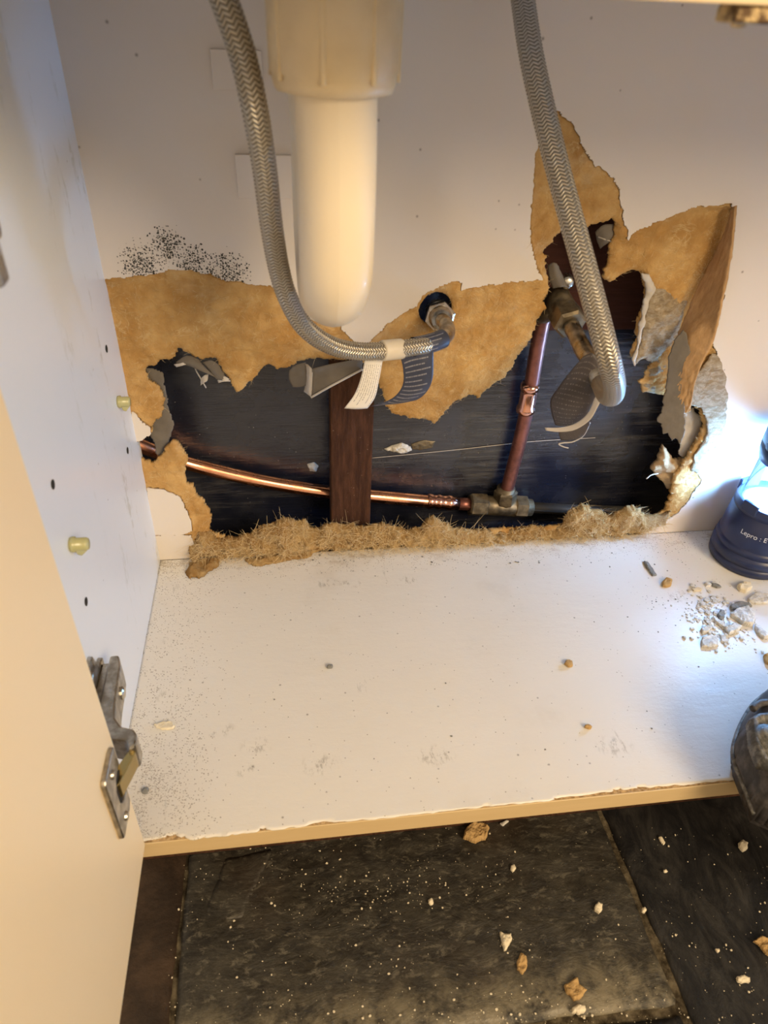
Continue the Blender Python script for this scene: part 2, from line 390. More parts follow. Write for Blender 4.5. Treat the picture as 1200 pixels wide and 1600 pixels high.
def b_copper(dark):
    def f(t):
        co = t.co()
        k = t.ramp(t.noise(co, 45, 5, 0.65), 0.38, 0.68)
        t.col(t.mix(k, (0.83, 0.42, 0.26) if not dark else (0.30, 0.125, 0.10), (0.58, 0.25, 0.14) if not dark else (0.15, 0.062, 0.052)))
        t.set('Roughness', t.ramp(k, 0, 1, 0.20 if not dark else 0.34, 0.36 if not dark else 0.55))
    return f
M_copper = mat('bright_copper', metal=1.0, build=b_copper(False))
M_copper_dull = mat('tarnished_copper', metal=0.85, build=b_copper(True))
M_copper_joint = mat('shiny_copper_joint', (0.72, 0.38, 0.28), 0.16, 1.0)
M_brass_dull = mat('grimy_brass', metal=0.75, build=lambda t: (t.col(t.mix(t.ramp(t.noise(t.co(), 90, 5), 0.35, 0.65), (0.10, 0.08, 0.052), (0.25, 0.20, 0.125))), t.set('Roughness', 0.5), t.bump(t.noise(t.co(), 300, 3), 0.3, 0.0005)))
M_greypipe = mat('grey_plastic_pipe', (0.035, 0.034, 0.033), 0.5)
M_chrome = mat('dull_chrome', metal=1.0, build=lambda t: (t.col(t.mix(t.noise(t.co(), 120, 4), (0.50, 0.48, 0.43), (0.72, 0.70, 0.64))), t.set('Roughness', t.ramp(t.noise(t.co(), 60, 4), 0.3, 0.7, 0.18, 0.42))))
M_nickel = mat('worn_nickel', metal=1.0, build=lambda t: (t.col(t.mix(t.ramp(t.noise(t.co(), 140, 5), 0.35, 0.7), (0.30, 0.27, 0.22), (0.56, 0.52, 0.45))), t.set('Roughness', t.ramp(t.noise(t.co(), 90, 4), 0.3, 0.7, 0.24, 0.5)), t.bump(t.noise(t.co(), 500, 3), 0.2, 0.0004)))
M_brass = mat('brass_link', (0.40, 0.31, 0.13), 0.18, 1.0)
M_blackhole = mat('dark_hole', (0.012, 0.010, 0.008), 0.9)

def b_braid(t):                     # herringbone stainless braid, uv = (turn, metres)
    U, V, _ = t.sep(t.co('UV'))
    zig = t.ma('PINGPONG', t.ma('MULTIPLY', U, 16.0), 1.0)
    ph = t.ma('MULTIPLY', t.ma('ADD', t.ma('MULTIPLY', V, 420.0), t.ma('MULTIPLY', zig, 0.85)), 2 * math.pi)
    s = t.ma('ADD', t.ma('MULTIPLY', t.ma('SINE', ph), 0.5), 0.5)
    groove = t.ramp(t.ma('ABSOLUTE', t.ma('SUBTRACT', zig, 0.5)), 0.5, 0.40)
    hgt = t.ma('MULTIPLY', s, t.ma('ADD', 0.45, t.ma('MULTIPLY', groove, 0.55)))
    t.col(t.mix(t.ramp(hgt, 0.05, 0.6), (0.22, 0.195, 0.155), (0.58, 0.53, 0.44)))
    t.set('Roughness', t.ramp(hgt, 0.1, 0.8, 0.6, 0.30)); t.bump(hgt, 0.8, 0.0006)
M_braid = mat('stainless_braid', metal=0.9, build=b_braid)
M_collar = mat('cream_plastic_collar', (0.62, 0.56, 0.45), 0.5)
def b_print(bg_, ink, rows, amount=0.5):
    def f(t):                       # rows of small print
        U, V, _ = t.sep(t.co('UV'))
        r = t.ma('MULTIPLY', V, float(rows)); fr = t.ma('FRACT', r)
        band = t.ma('MULTIPLY', t.ramp(fr, 0.34, 0.42), t.ramp(fr, 0.66, 0.58))
        cv = t.n('CombineXYZ'); t.put(cv.inputs[0], t.ma('MULTIPLY', U, 36.0)); t.put(cv.inputs[1], t.ma('FLOOR', r)); 
        w = t.ramp(t.noise(cv.outputs[0], 1.0, 3, 0.7), amount - 0.04, amount + 0.04)
        end = t.ma('MULTIPLY', t.ramp(U, 0.06, 0.09), t.ma('LESS_THAN', U, t.ma('ADD', 0.62, t.ma('MULTIPLY', t.ma('FRACT', t.ma('MULTIPLY', t.ma('FLOOR', r), 0.618)), 0.33))))
        k = t.ma('MULTIPLY', t.ma('MULTIPLY', band, w), end)
        t.col(t.mix(k, bg_, ink))
    return f
M_tagwhite = mat('white_printed_tag', rough=0.55, build=b_print((0.80, 0.77, 0.71), (0.16, 0.15, 0.15), 9, 0.47))
M_tagnavy = mat('navy_printed_tag', rough=0.45, build=b_print((0.040, 0.048, 0.085), (0.27, 0.27, 0.30), 14, 0.46))
M_tagdark = mat('charcoal_printed_tag', rough=0.5, build=b_print((0.055, 0.046, 0.048), (0.24, 0.215, 0.205), 16, 0.54))
M_tagback = mat('plain_dark_tag_back', (0.12, 0.10, 0.095), 0.6)
M_tagedge = mat('off_white_paper', (0.50, 0.46, 0.42), 0.7)

M_trap = mat('cream_waste_plastic', (0.86, 0.78, 0.62), 0.27, spec=0.5, Subsurface_Weight=0.0, build=lambda t: (t.col(t.mix(t.noise(t.co(), 9, 3), (0.80, 0.70, 0.53), (0.84, 0.745, 0.575))), t.set('Roughness', 0.28)))
M_nut = mat('aged_cream_plastic', rough=0.42, build=lambda t: (t.col(t.mix(t.ramp(t.noise(t.co(), 22, 5), 0.35, 0.75), (0.76, 0.63, 0.41), (0.62, 0.49, 0.29))), t.bump(t.noise(t.co(), 60, 3), 0.15, 0.001)))
M_door = mat('cream_door_face', rough=0.40, build=lambda t: (t.col(t.mix(t.noise(t.co(), 5, 4), (0.80, 0.64, 0.40), (0.84, 0.68, 0.435))), t.bump(t.noise(t.co(), 18, 2), 0.05, 0.002)))
M_band = mat('tan_edge_band', rough=0.5, build=lambda t: t.col(t.mix(t.noise(t.co(scale=(1, 3, 8)), 20, 5), (0.58, 0.43, 0.22), (0.66, 0.50, 0.28))))
M_chip = mat('bare_chipboard', rough=0.95, spec=0.1, build=lambda t: (t.col(t.mix(t.ramp(t.noise(t.co(), 320, 5, 0.7), 0.35, 0.65), (0.26, 0.16, 0.07), (0.62, 0.44, 0.24))), t.bump(t.noise(t.co(), 400, 5), 0.8, 0.002)))
M_peg = mat('yellowed_clear_plastic', (0.62, 0.60, 0.30), 0.25, spec=0.6, Transmission_Weight=0.35)
M_bracket = mat('rusty_brass_bracket', metal=0.7, build=lambda t: (t.col(t.mix(t.ramp(t.noise(t.co(), 130, 5, 0.7), 0.4, 0.62), (0.10, 0.06, 0.03), (0.66, 0.50, 0.26))), t.set('Roughness', 0.45)))

ZF = -0.115                                       # room floor below the cabinet base
YB = float(flr(905, 1582, ZF)[1])                 # tile joint nearest the viewer
def b_tile(t):                      # dark riven slate with pale worn streaks and dried grout haze
    co = t.co(); X, Y, Z = t.sep(co)
    s = t.co(scale=(0.75, 1.5, 1), rot=(0, 0, 0.12))
    c = t.mix(t.ramp(t.noise(s, 46, 8, 0.78, 0.2), 0.36, 0.66), (0.014, 0.012, 0.009), (0.048, 0.043, 0.032))
    c = t.mix(t.ma('MULTIPLY', t.ramp(t.noise(s, 120, 8, 0.8, 0.4), 0.53, 0.62), 0.6), c, (0.150, 0.136, 0.102))
    haze = t.ma('MULTIPLY', t.ramp(Y, YB + 0.055, YB), t.ramp(t.noise(co, 26, 7, 0.72), 0.40, 0.62))
    c = t.mix(t.ma('MULTIPLY', haze, 0.75), c, (0.26, 0.225, 0.15))
    c = t.mix(t.ma('MULTIPLY', t.ramp(t.noise(co, 12, 4), 0.5, 0.72), 0.5), c, (0.042, 0.027, 0.014))
    t.col(c)
    b1 = t.bump(t.noise(s, 34, 7, 0.7, 0.6), 0.5, 0.004)
    t.bump(t.noise(co, 170, 5, 0.7), 0.35, 0.001, b1)
    t.set('Roughness', t.ramp(t.noise(co, 30, 5), 0.3, 0.7, 0.35, 0.65))
M_tile = mat('dark_slate_tile', rough=0.5, spec=0.45, build=b_tile)
M_tilebrown = mat('brown_slate_tile', rough=0.6, spec=0.35, build=lambda t: (t.col(t.mix(t.ramp(t.noise(t.co(), 20, 7, 0.7, 0.5), 0.35, 0.7), (0.020, 0.012, 0.007), (0.060, 0.037, 0.022))), t.bump(t.noise(t.co(), 45, 6, 0.7), 0.5, 0.003)))
M_tiledark = mat('charcoal_slate_tile', rough=0.5, spec=0.4, build=lambda t: (t.col(t.mix(t.ramp(t.noise(t.co(scale=(1.5, 0.6, 1)), 32, 7, 0.72, 0.8), 0.40, 0.70), (0.008, 0.008, 0.009), (0.036, 0.034, 0.031))), t.bump(t.noise(t.co(scale=(1.5, 0.6, 1)), 34, 7, 0.7, 0.6), 0.5, 0.004)))
M_grout = mat('dirty_grout', rough=0.95, spec=0.1, build=lambda t: (t.col(t.mix(t.ramp(t.noise(t.co(), 70, 6, 0.7), 0.35, 0.70), (0.030, 0.023, 0.014), (0.17, 0.14, 0.09))), t.bump(t.noise(t.co(), 150, 5), 0.7, 0.002)))
M_plaster = mat('plaster_flake', rough=0.9, spec=0.15, build=lambda t: (t.col(t.mix(t.ramp(t.noise(t.co(), 180, 5, 0.65), 0.35, 0.65), (0.50, 0.47, 0.41), (0.74, 0.72, 0.66))), t.bump(t.noise(t.co(scale=(1, 3, 1), rot=(0, 0, 0.6)), 260, 5), 0.7, 0.0015)))
M_tanchip = mat('tan_board_chip', rough=0.95, spec=0.1, build=lambda t: (t.col(t.mix(t.noise(t.co(), 120, 5), (0.36, 0.22, 0.08), (0.58, 0.40, 0.19))), t.bump(t.noise(t.co(), 250, 5), 0.8, 0.002)))
M_greychip = mat('grey_flake', rough=0.9, spec=0.15, build=lambda t: (t.col(t.mix(t.noise(t.co(), 150, 5), (0.12, 0.12, 0.11), (0.32, 0.32, 0.30))), t.bump(t.noise(t.co(), 220, 5), 0.6, 0.0015)))
M_ivory = mat('ivory_chip', rough=0.8, spec=0.2, build=lambda t: (t.col(t.mix(t.noise(t.co(), 160, 5), (0.66, 0.57, 0.40), (0.84, 0.77, 0.60))), t.bump(t.noise(t.co(), 220, 5), 0.5, 0.0012)))

M_navy = mat('navy_lantern_plastic', rough=0.36, build=lambda t: (t.col(t.mix(t.noise(t.co(), 30, 3), (0.012, 0.020, 0.070), (0.017, 0.028, 0.088))), t.bump(t.noise(t.co(), 900, 2), 0.1, 0.0003)))
M_print = mat('pale_print', (0.62, 0.66, 0.75), 0.5)
M_reflect = mat('lantern_reflector', (0.85, 0.88, 0.92), 0.15, 0.6)
M_led = mat('lit_led', (1, 1, 1), 0.5)
_b = M_led.node_tree.nodes['Principled BSDF']; _b.inputs['Emission Color'].default_value = (0.24, 0.54, 1.0, 1); _b.inputs['Emission Strength'].default_value = 520
M_clear = bpy.data.materials.new('clear_plastic'); M_clear.use_nodes = True
_nt = M_clear.node_tree; _nt.nodes.clear(); _o = _nt.nodes.new('ShaderNodeOutputMaterial'); _m = _nt.nodes.new('ShaderNodeMixShader')
_t = _nt.nodes.new('ShaderNodeBsdfTransparent'); _t.inputs[0].default_value = (0.94, 0.97, 1, 1); _g = _nt.nodes.new('ShaderNodeBsdfGlossy'); _g.inputs['Roughness'].default_value = 0.04
_f = _nt.nodes.new('ShaderNodeFresnel'); _f.inputs[0].default_value = 1.35
for a, b in ((_f.outputs[0], _m.inputs[0]), (_t.outputs[0], _m.inputs[1]), (_g.outputs[0], _m.inputs[2]), (_m.outputs[0], _o.inputs[0])): _nt.links.new(a, b)
def b_tool(t):
    co = t.co()
    c = t.mix(t.ramp(t.noise(co, 90, 6, 0.7), 0.4, 0.7), (0.030, 0.028, 0.028), (0.10, 0.09, 0.085)); t.col(c)
    t.bump(t.noise(co, 420, 4), 0.35, 0.0008)
M_tool = mat('worn_black_rubber', rough=0.6, spec=0.4, build=b_tool)
M_toolgrey = mat('scuffed_grey_plastic', rough=0.55, build=lambda t: (t.col(t.mix(t.ramp(t.noise(t.co(), 110, 6, 0.7), 0.4, 0.65), (0.055, 0.055, 0.05), (0.26, 0.25, 0.22))), t.bump(t.noise(t.co(), 300, 5), 0.4, 0.001)))

# ------------------------------------------------------------------ setting: wall behind the board, tiled floor
wl = obj('wall_back', box(-0.25, 0.85, 0.060, 0.11, -0.115, 0.62), M_membrane); wl['kind'] = 'structure'
p = wall(628, 700, 0.076)
obj('plaster_dab', scrap(xz([(600, 702), (612, 696), (628, 692), (642, 698), (644, 704), (630, 708), (612, 706)], 0.059), 0.0006, 0.001, 0.0599, 0.004, 0.0006, 3), M_plaster, wl, True, label='white plaster dab on black membrane')
obj('membrane_cut', scrap(xz([(642, 694), (660, 688), (680, 690), (676, 700), (656, 704), (644, 702)], 0.059), 0.0006, 0.001, 0.0599, 0.001, 0.0003, 4), M_brass_dull, wl, True, label='torn brown slit in the membrane')
obj('plaster_dab', scrap(xz([(480, 726), (490, 722), (498, 728), (494, 737), (484, 736)], 0.059), 0.0006, 0.001, 0.0599, 0.003, 0.0006, 5), M_plaster, wl, True)
sv = [wall(578, 716, 0.0592), wall(640, 710, 0.0592), wall(720, 702, 0.0592), wall(830, 690, 0.0592), wall(930, 684, 0.0592)]
obj('sheet_seam', tube(catmull(sv, 5), 0.00045, 6)[:2], M_tagedge, wl, True, label='fine pale seam line across the membrane')
fl = obj('floor', box(-1.2, 1.8, -1.6, 0.060, ZF - 0.03, ZF - 0.004), M_grout); fl['kind'] = 'structure'

def tile(poly, m, seed, rag=0.0025, top=0.0):
    P = np.array(poly)
    h = 0.004
    A, B = grid(P[:, 0].min() - 3 * h, P[:, 0].max() + 3 * h, P[:, 1].min() - 3 * h, P[:, 1].max() + 3 * h, h)
    D = sdf(A, B, P) + rag * fbm(A, B, 40, seed)
    fr = lambda a, b, d: ZF + top - 0.0022 * (1 - np.clip(d / 0.010, 0, 1)) ** 2 + 0.0022 * fbm(a, b, 18, seed + 3)
    v, f = patch(A, B, D, h, fr, const(ZF - 0.01), lying)
    return obj('tile', (v, f), m, fl, True)
g = lambda px, py: tuple(flr(px, py, ZF)[:2])
xl, xr = flr(285, 1450, ZF)[0], flr(1020, 1480, ZF)[0]
yb = flr(905, 1582, ZF)[1]                          # joint nearest the viewer
sh = flr(960, 1275, ZF)[0] - xr
ytop = -0.10
tile([(xl, yb + 0.004), (xr + 0.002, yb - 0.003), (xr - 0.001, ytop), (xl, ytop)], M_tile, 11)
tile([(xr + 0.020, yb - 0.33), (xr + 0.45, yb - 0.33), (xr + 0.45, ytop), (xr + 0.003, ytop), (xr + 0.006, -0.30)], M_tiledark, 12, top=-0.001)
tile([(xl - 0.42, yb - 0.25), (xl - 0.004, yb - 0.25), (xl - 0.003, ytop), (xl - 0.42, ytop)], M_tilebrown, 13)
tile([(xl, yb - 0.35), (xr + 0.001, yb - 0.35), (xr + 0.001, yb - 0.010), (xl, yb - 0.003)], M_tiledark, 14)
# raised lip of a broken slate layer beside the door
obj('slate_layer', scrap(xy([(318, 1428), (338, 1380), (352, 1340), (428, 1326), (400, 1385), (378, 1432), (345, 1440)], ZF), 0.003, 0.002, ZF - 0.001, 0.0012, 0.0012, 15, place=lying, up=1), M_tile, fl, True)

# ------------------------------------------------------------------ the cabinet
cab = thing('sink_cabinet', 'white under-sink cabinet with torn back board and open cream door', 'cabinet', (0, 0, 0))
DEP = 0.31
obj('side_panel', box(-0.018, 0, -DEP, 0.012, -0.019, 0.505, 0.0008), M_side, cab)
obj('side_panel', box(0.80, 0.818, -DEP, 0.012, -0.019, 0.505, 0.0008), M_side, cab)
obj('top_panel', box(-0.018, 0.818, -DEP - 0.01, 0.012, 0.512, 0.535, 0.002), M_side, cab)
obj('front_rail', box(0.0, 0.80, -DEP, -DEP + 0.018, 0.4915, 0.512, 0.0006), M_door, cab)
q = on(1130, 10, 1, -DEP + 0.012)
obj('rail_bracket', join(box(q[0], q[0] + 0.075, -DEP + 0.002, -DEP + 0.016, 0.4862, 0.4915, 0.0008), rings((q[0] + 0.006, -DEP + 0.009, 0.485), (q[0] + 0.006, -DEP + 0.009, 0.4865), [(0, 0.0022), (1, 0.0032)], 12)), M_bracket, cab, label='rusty brass strip under the front rail')

# back board: outlines read off the photograph, laid on the board's real plane y = 0
TORN = [(150, 443), (168, 440), (200, 434), (222, 430), (245, 427), (264, 421), (290, 423), (312, 428), (330, 430), (346, 437), (380, 440), (410, 446), (434, 452), (455, 470), (480, 496), (505, 506), (531, 508), (545, 527), (556, 548), (567, 545), (590, 525), (606, 508), (630, 490), (652, 479), (662, 463), (682, 452), (700, 446), (714, 437), (723, 441), (720, 455), (735, 450), (760, 446), (790, 442), (830, 440), (848, 438), (840, 418), (833, 390), (830, 345), (833, 300), (836, 262), (838, 225), (848, 190), (862, 172), (874, 172), (886, 185), (898, 197), (905, 213), (916, 232), (930, 256), (946, 270), (957, 277), (966, 296), (970, 322), (975, 352), (981, 377), (1000, 361), (1020, 352), (1050, 337), (1080, 325), (1110, 318), (1140, 318), (1150, 322), (1144, 380), (1132, 450), (1114, 535), (1122, 556), (1129, 582), (1133, 622), (1130, 660), (1121, 690), (1106, 716), (1091, 740), (1097, 752), (1084, 768), (1074, 785), (1062, 800), (1046, 812), (1030, 822), (1000, 832), (1000, 850), (600, 872), (306, 890), (306, 866), (296, 862), (300, 850), (298, 838), (256, 836), (251, 850), (250, 880), (150, 880)]
WHITE = [[(205, 640), (222, 660), (234, 668), (237, 680), (226, 688), (205, 694)],
         [(228, 762), (256, 765), (280, 776), (290, 795), (299, 816), (300, 830), (286, 836), (236, 836)],
         [(236, 838), (286, 836), (300, 842), (306, 862), (300, 882), (236, 884)]]
MAIN = [(330, 836), (329, 825), (328, 810), (324, 795), (315, 782), (307, 775), (300, 762), (290, 760), (291, 740), (292, 717), (282, 702), (272, 692), (260, 697), (255, 707), (252, 720), (237, 727), (230, 722), (219, 718), (205, 712), (205, 691), (217, 691), (227, 686), (237, 684), (239, 665), (255, 657), (257, 633), (250, 613), (232, 597), (228, 582), (240, 577), (250, 567), (260, 566), (272, 562), (280, 551), (290, 557), (300, 560), (315, 565), (335, 564), (341, 572), (347, 582), (358, 592), (362, 605), (370, 617), (382, 605), (400, 592), (410, 580), (420, 570), (430, 577), (448, 576), (469, 567), (490, 562), (514, 564), (545, 566), (580, 572), (594, 605), (604, 639), (616, 651), (640, 657), (661, 659), (682, 667), (688, 657), (703, 642), (718, 630), (737, 620), (750, 625), (770, 607), (793, 593), (807, 577), (810, 560), (827, 543), (840, 520), (846, 503), (852, 485), (852, 470), (864, 453), (860, 440), (855, 425), (856, 413), (854, 393), (863, 385), (868, 375), (883, 363), (920, 360), (933, 352), (943, 348), (958, 346), (962, 353), (962, 372), (957, 388), (952, 405), (950, 423), (948, 437), (955, 445), (965, 438), (977, 432), (987, 427), (1003, 428), (1009, 448), (1011, 460), (1008, 474), (1005, 492), (999, 514), (997, 536), (990, 558), (993, 573), (999, 560), (1008, 558), (1020, 570), (1012, 590), (1002, 601), (1010, 616), (1042, 621), (1060, 640), (1085, 638), (1099, 640), (1100, 657), (1100, 672), (1091, 695), (1080, 712), (1072, 722), (1060, 745), (1052, 768), (1048, 785), (1040, 802), (1022, 812), (998, 814), (960, 816), (900, 822), (850, 828), (800, 830), (740, 834), (680, 834), (620, 834), (560, 834), (500, 836), (450, 840), (400, 844), (360, 846)]
h = 0.00125
A, B = grid(-0.001, 0.63, 0.0, 0.44, h)
rag = 0.0028 * fbm(A, B, 60, 21) + 0.0018 * fbm(A, B, 260, 22, 3)
d_t = sdf(A, B, xz(TORN)) + rag
for w in WHITE: d_t = np.minimum(d_t, -sdf(A, B, xz(w)) + 0.5 * rag)
rag2 = 0.0034 * fbm(A, B, 90, 31) + 0.0022 * fbm(A, B, 330, 32, 3)
vc = wall(682, 486)
d_v = 0.0150 - np.hypot(A - vc[0], B - vc[2])
d_h = np.maximum(sdf(A, B, xz(MAIN)) + rag2, d_v)
wl_v, wl_f = patch(A, B, np.minimum(-d_t, -d_h), h, const(0.0), const(0.0012), upright)
x1, z1 = A[-1, 0], B[0, -1]
border = ([(x1, 0, 0), (0.80, 0, 0), (0.80, 0, 0.512), (x1, 0, 0.512), (A[0, 0], 0, z1), (x1, 0, z1), (A[0, 0], 0, 0.512)], [(0, 1, 2, 3), (4, 5, 3, 6)])
back = obj('back_panel', join((wl_v, wl_f.tolist()), border), M_back, cab, label='cream faced back board, mould freckles above the tear')
crease = xz([(1146, 326), (1125, 385), (1095, 445), (1072, 490), (1060, 530)])
def fib_front(a, b, d):
    cd = np.full(a.shape, 1e9)
    for i in range(len(crease) - 1):
        (x0, y0), (xe, ye) = crease[i], crease[i + 1]; ex, ey = xe - x0, ye - y0
        t = np.clip(((a - x0) * ex + (b - y0) * ey) / (ex * ex + ey * ey), 0, 1)
        cd = np.minimum(cd, np.hypot(a - x0 - t * ex, b - y0 - t * ey))
    right = np.clip((a - 0.29) / 0.12, 0, 1) * np.clip((0.30 - b) / 0.08, 0, 1)
    ter = np.round(3.2 * fbm(a, b, 14, 41, 3)) / 3.2                       # torn layers in steps
    o = 0.0020 + 0.0016 * ter + 0.0013 * fbm(a, b, 75, 43) + (0.0006 + 0.0012 * right) * fbm(a * 1.0 + 0.5 * b, b * 2.4 - a, 160, 44)
    o = o + 0.0035 * np.exp(-np.clip(d, 0, 1) / 0.0035)                     # thins away toward the hole
    o = o + 0.007 * np.exp(-cd / 0.018) * (a > 0.42)
    ii = np.clip(np.rint((a - A[0, 0]) / h).astype(int), 0, A.shape[0] - 1); jj = np.clip(np.rint((b - B[0, 0]) / h).astype(int), 0, A.shape[1] - 1)
    w = np.clip(1 - d_t[ii, jj] / 0.006, 0, 1) * (d_t[ii, jj] > 0)
    o = o * (1 - w) + w * np.minimum(o, 0.0005 + 0.0006 * (1 - w))
    return np.where(d_t[ii, jj] < 0, np.clip(o, 0.0014, 0.0078), np.clip(o, 0.0003, 0.0078))
fv, ff = patch(A, B, np.minimum(d_t + 0.004, -d_h), h, fib_front, const(0.0085), upright)
obj('torn_fibre', (fv, ff), M_fibre, back, True, label='brown torn fibreboard left where the face has peeled off')

# loose torn pieces of the board (sub-parts of the back panel)
def W3(rows): return np.array([[wall(a, b, y) for a, b, y in r] for r in rows])
flap_rows = [[(1147, 326, -.001), (1149, 323, -.003), (1152, 321, -.005)], [(1135, 362, .004), (1141, 365, -.004), (1148, 368, -.011)],
             [(1115, 405, .006), (1127, 409, -.006), (1141, 415, -.017)], [(1092, 450, .005), (1112, 455, -.009), (1132, 460, -.024)],
             [(1074, 492, .002), (1098, 495, -.013), (1124, 502, -.030)], [(1062, 525, -.004), (1078, 526, -.018), (1114, 537, -.032)],
             [(1052, 556, -.010), (1075, 557, -.021), (1100, 562, -.030)], [(1049, 590, -.013), (1071, 591, -.021), (1087, 596, -.027)],
             [(1045, 622, -.014), (1068, 621, -.020), (1082, 622, -.024)], [(1040, 645, -.014), (1066, 644, -.019), (1078, 640, -.021)]]
obj('torn_flap', thick(smooth_rows(W3(flap_rows), 7, 8), 0.0022, 0.00045, 3), M_redfibre, back, True, label='long reddish torn flap bent out from the right of the hole')
tg = xz([(1068, 517), (1074, 524), (1076, 544), (1075, 574), (1071, 600), (1069, 622), (1068, 645), (1067, 660), (1063, 676), (1057, 688), (1052, 680), (1047, 686), (1043, 674), (1036, 678), (1034, 664), (1029, 662), (1037, 648), (1043, 622), (1047, 597), (1048, 560), (1055, 535)], -.0215)
tc = tg.mean(0)
obj('torn_flap', scrap(tg, 0.0007, 0.0018, -.0215, 0.0006, 0.0009, 57, bend=lambda a, b: 0.35 * (tc[0] - a) + 0.004 * np.cos((b - tc[1]) * 40)), M_grey, back, True, label='grey backing side of the hanging tongue')
obj('torn_chunk', scrap(xz([(1038, 699), (1046, 710), (1052, 722), (1070, 722), (1080, 735), (1097, 752), (1080, 766), (1060, 762), (1046, 767), (1035, 756), (1025, 746), (1022, 735), (1030, 722)], .010), 0.0011, 0.004, 0.019, 0.007, 0.003, 51), M_fluff, back, True)
obj('curled_paper', scrap(xz([(1068, 645), (1085, 639), (1097, 655), (1099, 672), (1091, 695), (1078, 711), (1069, 719), (1063, 710), (1068, 680), (1072, 665)], .014), 0.0011, 0.002, 0.018, 0.002, 0.0012, 52), M_whitepaper, back, True, label='pale curled paper inside the right edge of the hole')
obj('pale_torn_edge', scrap(xz([(1011, 440), (1022, 448), (1040, 452), (1058, 462), (1080, 470), (1072, 500), (1062, 528), (1052, 556), (1048, 612), (1042, 621), (1012, 615), (1004, 601), (1014, 588), (1020, 570), (1008, 559), (999, 562), (992, 572), (991, 556), (998, 536), (1001, 512), (1007, 490), (1013, 466)], .004), 0.0011, 0.003, 0.0075, 0.005, 0.0012, 53, bend=lambda a, b: -0.004 * np.sin((a - 0.44) * 60)), M_pale, back, True, label='pale fluffed fibre layer under the flap')
obj('pale_torn_edge', scrap(xz([(1076, 600), (1095, 575), (1112, 552), (1124, 556), (1133, 583), (1137, 622), (1134, 660), (1125, 691), (1109, 718), (1092, 740), (1078, 734), (1084, 712), (1096, 695), (1103, 672), (1102, 650), (1096, 636), (1078, 634)], .001), 0.0011, 0.003, 0.0014, 0.0022, 0.001, 54), M_pale, back, True, label='pale roughened fibre beside the lantern light')
obj('curled_paper', scrap(xz([(1003, 428), (1014, 430), (1022, 442), (1026, 452), (1014, 470), (1010, 495), (1004, 520), (998, 545), (992, 572), (989, 562), (996, 535), (999, 508), (1005, 480), (1009, 455)], .0), 0.0009, 0.002, 0.0015, 0.0025, 0.0012, 55), M_whitepaper, back, True, label='thin pale paper lip along the dark opening')
obj('backing_sheet', scrap(xz([(226, 574), (252, 583), (256, 612), (263, 640), (269, 660), (268, 690), (258, 712), (250, 722), (240, 700), (233, 670), (229, 640)], .010), 0.0012, 0.004, 0.0125, 0.001, 0.0008, 56), M_grey, back, True)
def curl(rows, t, m, seed, label=None, par=back): return obj('curled_paper', thick(smooth_rows(W3(rows), 6, 5), t, t * 0.2, seed), m, par, True, label=label)
curl([[(452, 578, .006), (463, 570, .004), (478, 566, .002)], [(452, 592, .006), (466, 588, .001), (480, 584, -.002)], [(458, 604, .006), (470, 604, .001), (484, 600, -.003)]], .0008, M_grey, 5)
curl([[(478, 568, .002), (484, 572, -.006), (489, 578, -.008)], [(478, 590, .002), (483, 592, -.007), (488, 598, -.009)], [(476, 612, .002), (482, 616, -.006), (487, 620, -.008)]], .0008, M_whitepaper, 6)
curl([[(487, 576, -.008), (520, 568, -.002), (566, 560, .004)], [(487, 598, -.008), (515, 584, -.006), (566, 568, .002)], [(486, 619, -.008), (520, 600, -.009), (566, 576, .0)]], .0009, M_grey, 7, 'grey torn paper flap hanging beside the post')
obj('curled_paper', tube(catmull([wall(486, 621, -.010), wall(512, 606, -.011), wall(540, 591, -.008), wall(566, 577, -.002)], 5), 0.0011, 8)[:2], M_whitepaper, back, True, label='pale torn rim of the grey flap')
curl([[(275, 566, .004), (292, 556, .003), (310, 562, .004)], [(280, 570, .002), (298, 566, -.001), (318, 572, .002)], [(292, 568, .005), (312, 578, .001), (338, 590, .003)]], .0007, M_grey, 8)
curl([[(316, 566, .006), (330, 563, .005), (342, 570, .005)], [(326, 576, .004), (338, 580, .002), (350, 586, .003)], [(338, 592, .004), (350, 594, .002), (360, 594, .003)]], .0007, M_grey, 9)
curl([[(272, 569, .003), (284, 567, .000), (294, 563, .003)], [(276, 573, .003), (286, 571, -.001), (295, 568, .003)]], .0007, M_whitepaper, 10)
curl([[(314, 592, .012), (320, 586, .010), (326, 584, .010)], [(314, 602, .012), (319, 598, .009), (324, 594, .010)]], .0006, M_whitepaper, 11)
curl([[(340, 594, .004), (350, 588, .002), (358, 592, .003)], [(342, 598, .004), (351, 596, .001), (360, 596, .003)]], .0006, M_whitepaper, 12)
curl([[(930, 362, .012), (942, 352, .010), (958, 350, .010)], [(934, 378, .012), (946, 372, .006), (958, 366, .008)], [(938, 388, .014), (948, 380, .008), (956, 376, .010)]], .0007, M_grey, 13, 'grey scrap showing in the upper opening')
curl([[(935, 369, .010), (946, 373, .006), (958, 377, .008)], [(935, 371, .010), (946, 375, .006), (958, 379, .008)]], .0006, M_whitepaper, 14)
curl([[(856, 414, .010), (866, 410, .006), (872, 418, .010)], [(858, 432, .010), (872, 432, .006), (880, 436, .012)], [(864, 450, .010), (878, 448, .006), (886, 450, .012)]], .0009, M_grey, 15)
obj('strand', tube(catmull([wall(300, 558, .004), wall(306, 578, .010), wall(314, 592, .012), wall(322, 606, .012)], 5), 0.0006, 6)[:2], M_whitepaper, back, True)
obj('strand', tube(catmull([wall(1028, 740, -.001), wall(1018, 742, -.006), wall(1010, 748, -.010)], 5), 0.0007, 6)[:2], M_whitepaper, back, True)

